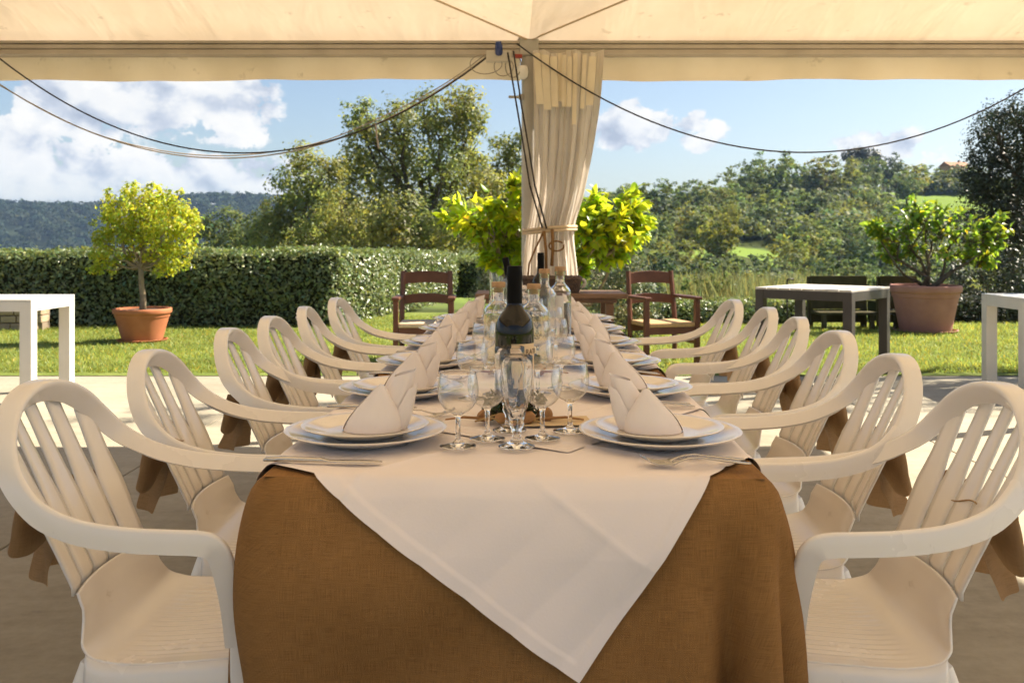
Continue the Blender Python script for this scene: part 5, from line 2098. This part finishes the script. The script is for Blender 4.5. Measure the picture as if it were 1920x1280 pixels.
# ------------------------------------------------------------------ small wooden table with wicker basket, behind the dining table
sx0, sx1 = (893 - CX) / F * 5.42, (1170 - CX) / F * 5.42
t = empty('side_table', ((sx0 + sx1) / 2, 5.42, 0))
tag(t, 'small brown wooden side table in front of the curtain', 'table')
w = (sx1 - sx0) / 2
zt = zat(547, 5.42)
for k in range(4):
    b = B()
    b.box(-w, w, -.2 + k * .101, -.2 + k * .101 + .097, zt - .03, zt)
    obj('plank', b, M['brown_wood'], t, bevel=.008)
b = B()
b.box(-w + .06, w - .06, -.17, .17, zt - .055, zt - .031)
obj('apron', b, M['brown_wood'], t, bevel=.004)
for x in (-w + .1, w - .1):
    for y in (-.15, .15):
        b = B()
        b.box(x - .022, x + .022, y - .022, y + .022, 0, zt - .0555)
        obj('leg', b, M['brown_wood'], t, bevel=.004)
x0, x1 = (978 - CX) / F * 5.40, (1090 - CX) / F * 5.40
t = empty('wicker_basket', ((x0 + x1) / 2, 5.40, zt))
tag(t, 'dark woven wicker tray basket on the wooden side table', 'basket')
w = (x1 - x0) / 2
for lv in range(7):
    b = B()
    z = .010 + lv * .012
    ww, dd_ = w - .02 + lv * .002, .12 + lv * .002
    pts = []
    for q in range(97):
        a = 2 * math.pi * q / 96
        cx_, sy_ = math.cos(a), math.sin(a)
        pts.append((ww * math.copysign(abs(cx_) ** .35, cx_), dd_ * math.copysign(abs(sy_) ** .35, sy_), z + .003 * math.sin(q * math.pi / 2 + lv * math.pi)))
    b.tube(pts, .0075 if lv < 6 else .010, 5, cap=False)
    obj('weave', b.mesh('weave', True), M['wicker'], t)
b = B()
b.box(-w + .03, w - .03, -.11, .11, .002, .012)
obj('base', b, M['wicker'], t)
b = B()
b.tube(catmull([(w - .012, -.06, .075), (w + .012, -.06, .070), (w + .016, -.06, .045), (w - .005, -.06, .025)], 4), .009, 8)
obj('handle', b.mesh('handle', True), M['box_white'], t)

# ------------------------------------------------------------------ wooden armchairs on the lawn


def wood_chair(label, x, y, rz, seatmat):
    t = empty('wooden_armchair', (x, y, .004), rz)
    tag(t, label, 'chair')

    def part(name, b, mt=None, bev=.005):
        obj(name, b, mt or M['redwood'], t, bevel=bev)
    W = .255
    for s in (-1, 1):
        b = B()
        b.tube([(s * (W - .02), .20, 0), (s * (W - .02), .20, .42), (s * (W - .025), .235, .66), (s * (W - .03), .27, .87)], .026, 8)
        part('back_post', b, bev=None)
        b = B()
        b.box(s * W - .024, s * W + .024, -.25, -.202, 0, .615)
        part('front_leg', b)
        b = B()
        b.box(s * W - .036, s * W + .036, -.275, .225, .616, .645)
        part('armrest', b, bev=.008)
        b = B()
        b.box(s * W - .013, s * W + .013, -.2015, .175, .20, .235)
        part('side_rail', b)
    for (z0, z1, yo) in ((.745, .855, .262), (.555, .640, .232)):
        b = B()
        n_ = 14
        G = np.zeros((n_, 2, 3))
        V, Fs = [], []
        for q in range(n_):
            u = q / (n_ - 1) * 2 - 1
            arch = .018 * (1 - u * u)
            for (zz_, yy_) in ((z0 + arch * .8, yo - .011), (z1 + arch, yo - .011), (z1 + arch, yo + .011), (z0 + arch * .8, yo + .011)):
                V.append((u * (W - .045), yy_ + .015 * (1 - u * u), zz_))
        for q in range(n_ - 1):
            for w_ in range(4):
                Fs.append((q * 4 + w_, q * 4 + (w_ + 1) % 4, q * 4 + 4 + (w_ + 1) % 4, q * 4 + 4 + w_))
        b.add(V, Fs)
        part('back_slat', b)
    b = B()
    b.box(-W + .024, W - .024, -.245, .19, .365, .408)
    part('seat', b, seatmat, .012)
    b = B()
    b.box(-W + .025, W - .025, -.24, -.215, .30, .364)
    part('front_rail', b)
    b = B()
    b.box(-W + .02, W - .02, .185, .205, .30, .364)
    part('rear_rail', b)
    return t


wood_chair('red-brown wooden armchair with cream seat left of the curtain', (797 - CX) / F * 8.75, 8.75, R(2), M['cream_seat'])
wood_chair('red-brown wooden armchair with woven rush seat right of the curtain', (1240 - CX) / F * 8.8, 8.8, R(16), M['rush'])

# ------------------------------------------------------------------ side tables


def leg_table(name, label, corner_x, corner_y, rz, LX, LY, H, leg, ap, mtop, mleg, planks=0, mside=None):
    t = empty(name, (corner_x, corner_y, 0), rz)
    tag(t, label, 'table')
    if planks:
        pw = LX / planks
        for k in range(planks):
            b = B()
            b.box(k * pw + .003, (k + 1) * pw - .003, .0, LY, H - .018, H)
            obj('plank', b, mtop, t, bevel=.003)
        zt_ = H - .019
    else:
        b = B()
        b.box(0, LX, 0, LY, H - .016, H)
        obj('tabletop', b, mtop, t, bevel=.003)
        zt_ = H - .0165
    for (x0, x1, y0, y1) in ((leg, LX - leg, .002, .025), (leg, LX - leg, LY - .025, LY - .002), (.002, .025, leg, LY - leg), (LX - .025, LX - .002, leg, LY - leg)):
        b = B()
        b.box(x0, x1, y0, y1, zt_ - ap, zt_)
        obj('apron', b, mleg, t, bevel=.002)
    for x in (0, LX - leg):
        for y in (0, LY - leg):
            b = B()
            b.box(x, x + leg, y, y + leg, 0, zt_)
            obj('leg', b, mleg, t, bevel=.004)
    return t


leg_table('white_table', 'white square-legged table at the left edge on the patio', -5.0, 6.62, 0, 1.57, .66, .745, .085, .07, M['white_paint'], M['white_paint'])
leg_table('white_table', 'white square-legged table at the right edge on the patio', 3.74, 6.78, R(-2), 1.5, .66, .745, .085, .075, M['white_paint'], M['white_paint'])
ang = R(-42)
N0 = np.array([(1597 - CX) / F * 7.5, 7.5])
e1 = np.array([math.cos(ang), math.sin(ang)])
c0 = N0 - e1 * .85
leg_table('slatted_table', 'dark table with pale slatted top turned cornerwise on the right', c0[0], c0[1], ang, .85, .85, .765, .075, .075, M['greywood'], M['dark_paint'], planks=8)

# ------------------------------------------------------------------ haze: the air of the valley
b = B()
b.box(-1600, 1600, -1600, 1600, -45, 58)
hm = bpy.data.materials.new('valley_haze')
hm.use_nodes = True
nt_ = hm.node_tree
nt_.nodes.remove(nt_.nodes['Principled BSDF'])
pv = nt_.nodes.new('ShaderNodeVolumePrincipled')
pv.inputs['Color'].default_value = (.42, .63, 1.0, 1)
pv.inputs['Density'].default_value = HAZE
pv.inputs['Anisotropy'].default_value = .2
nt_.links.new(pv.outputs[0], nt_.nodes['Material Output'].inputs['Volume'])
tag(obj('haze', b, hm), 'thin blue haze filling the valley air', 'haze', kind='stuff')
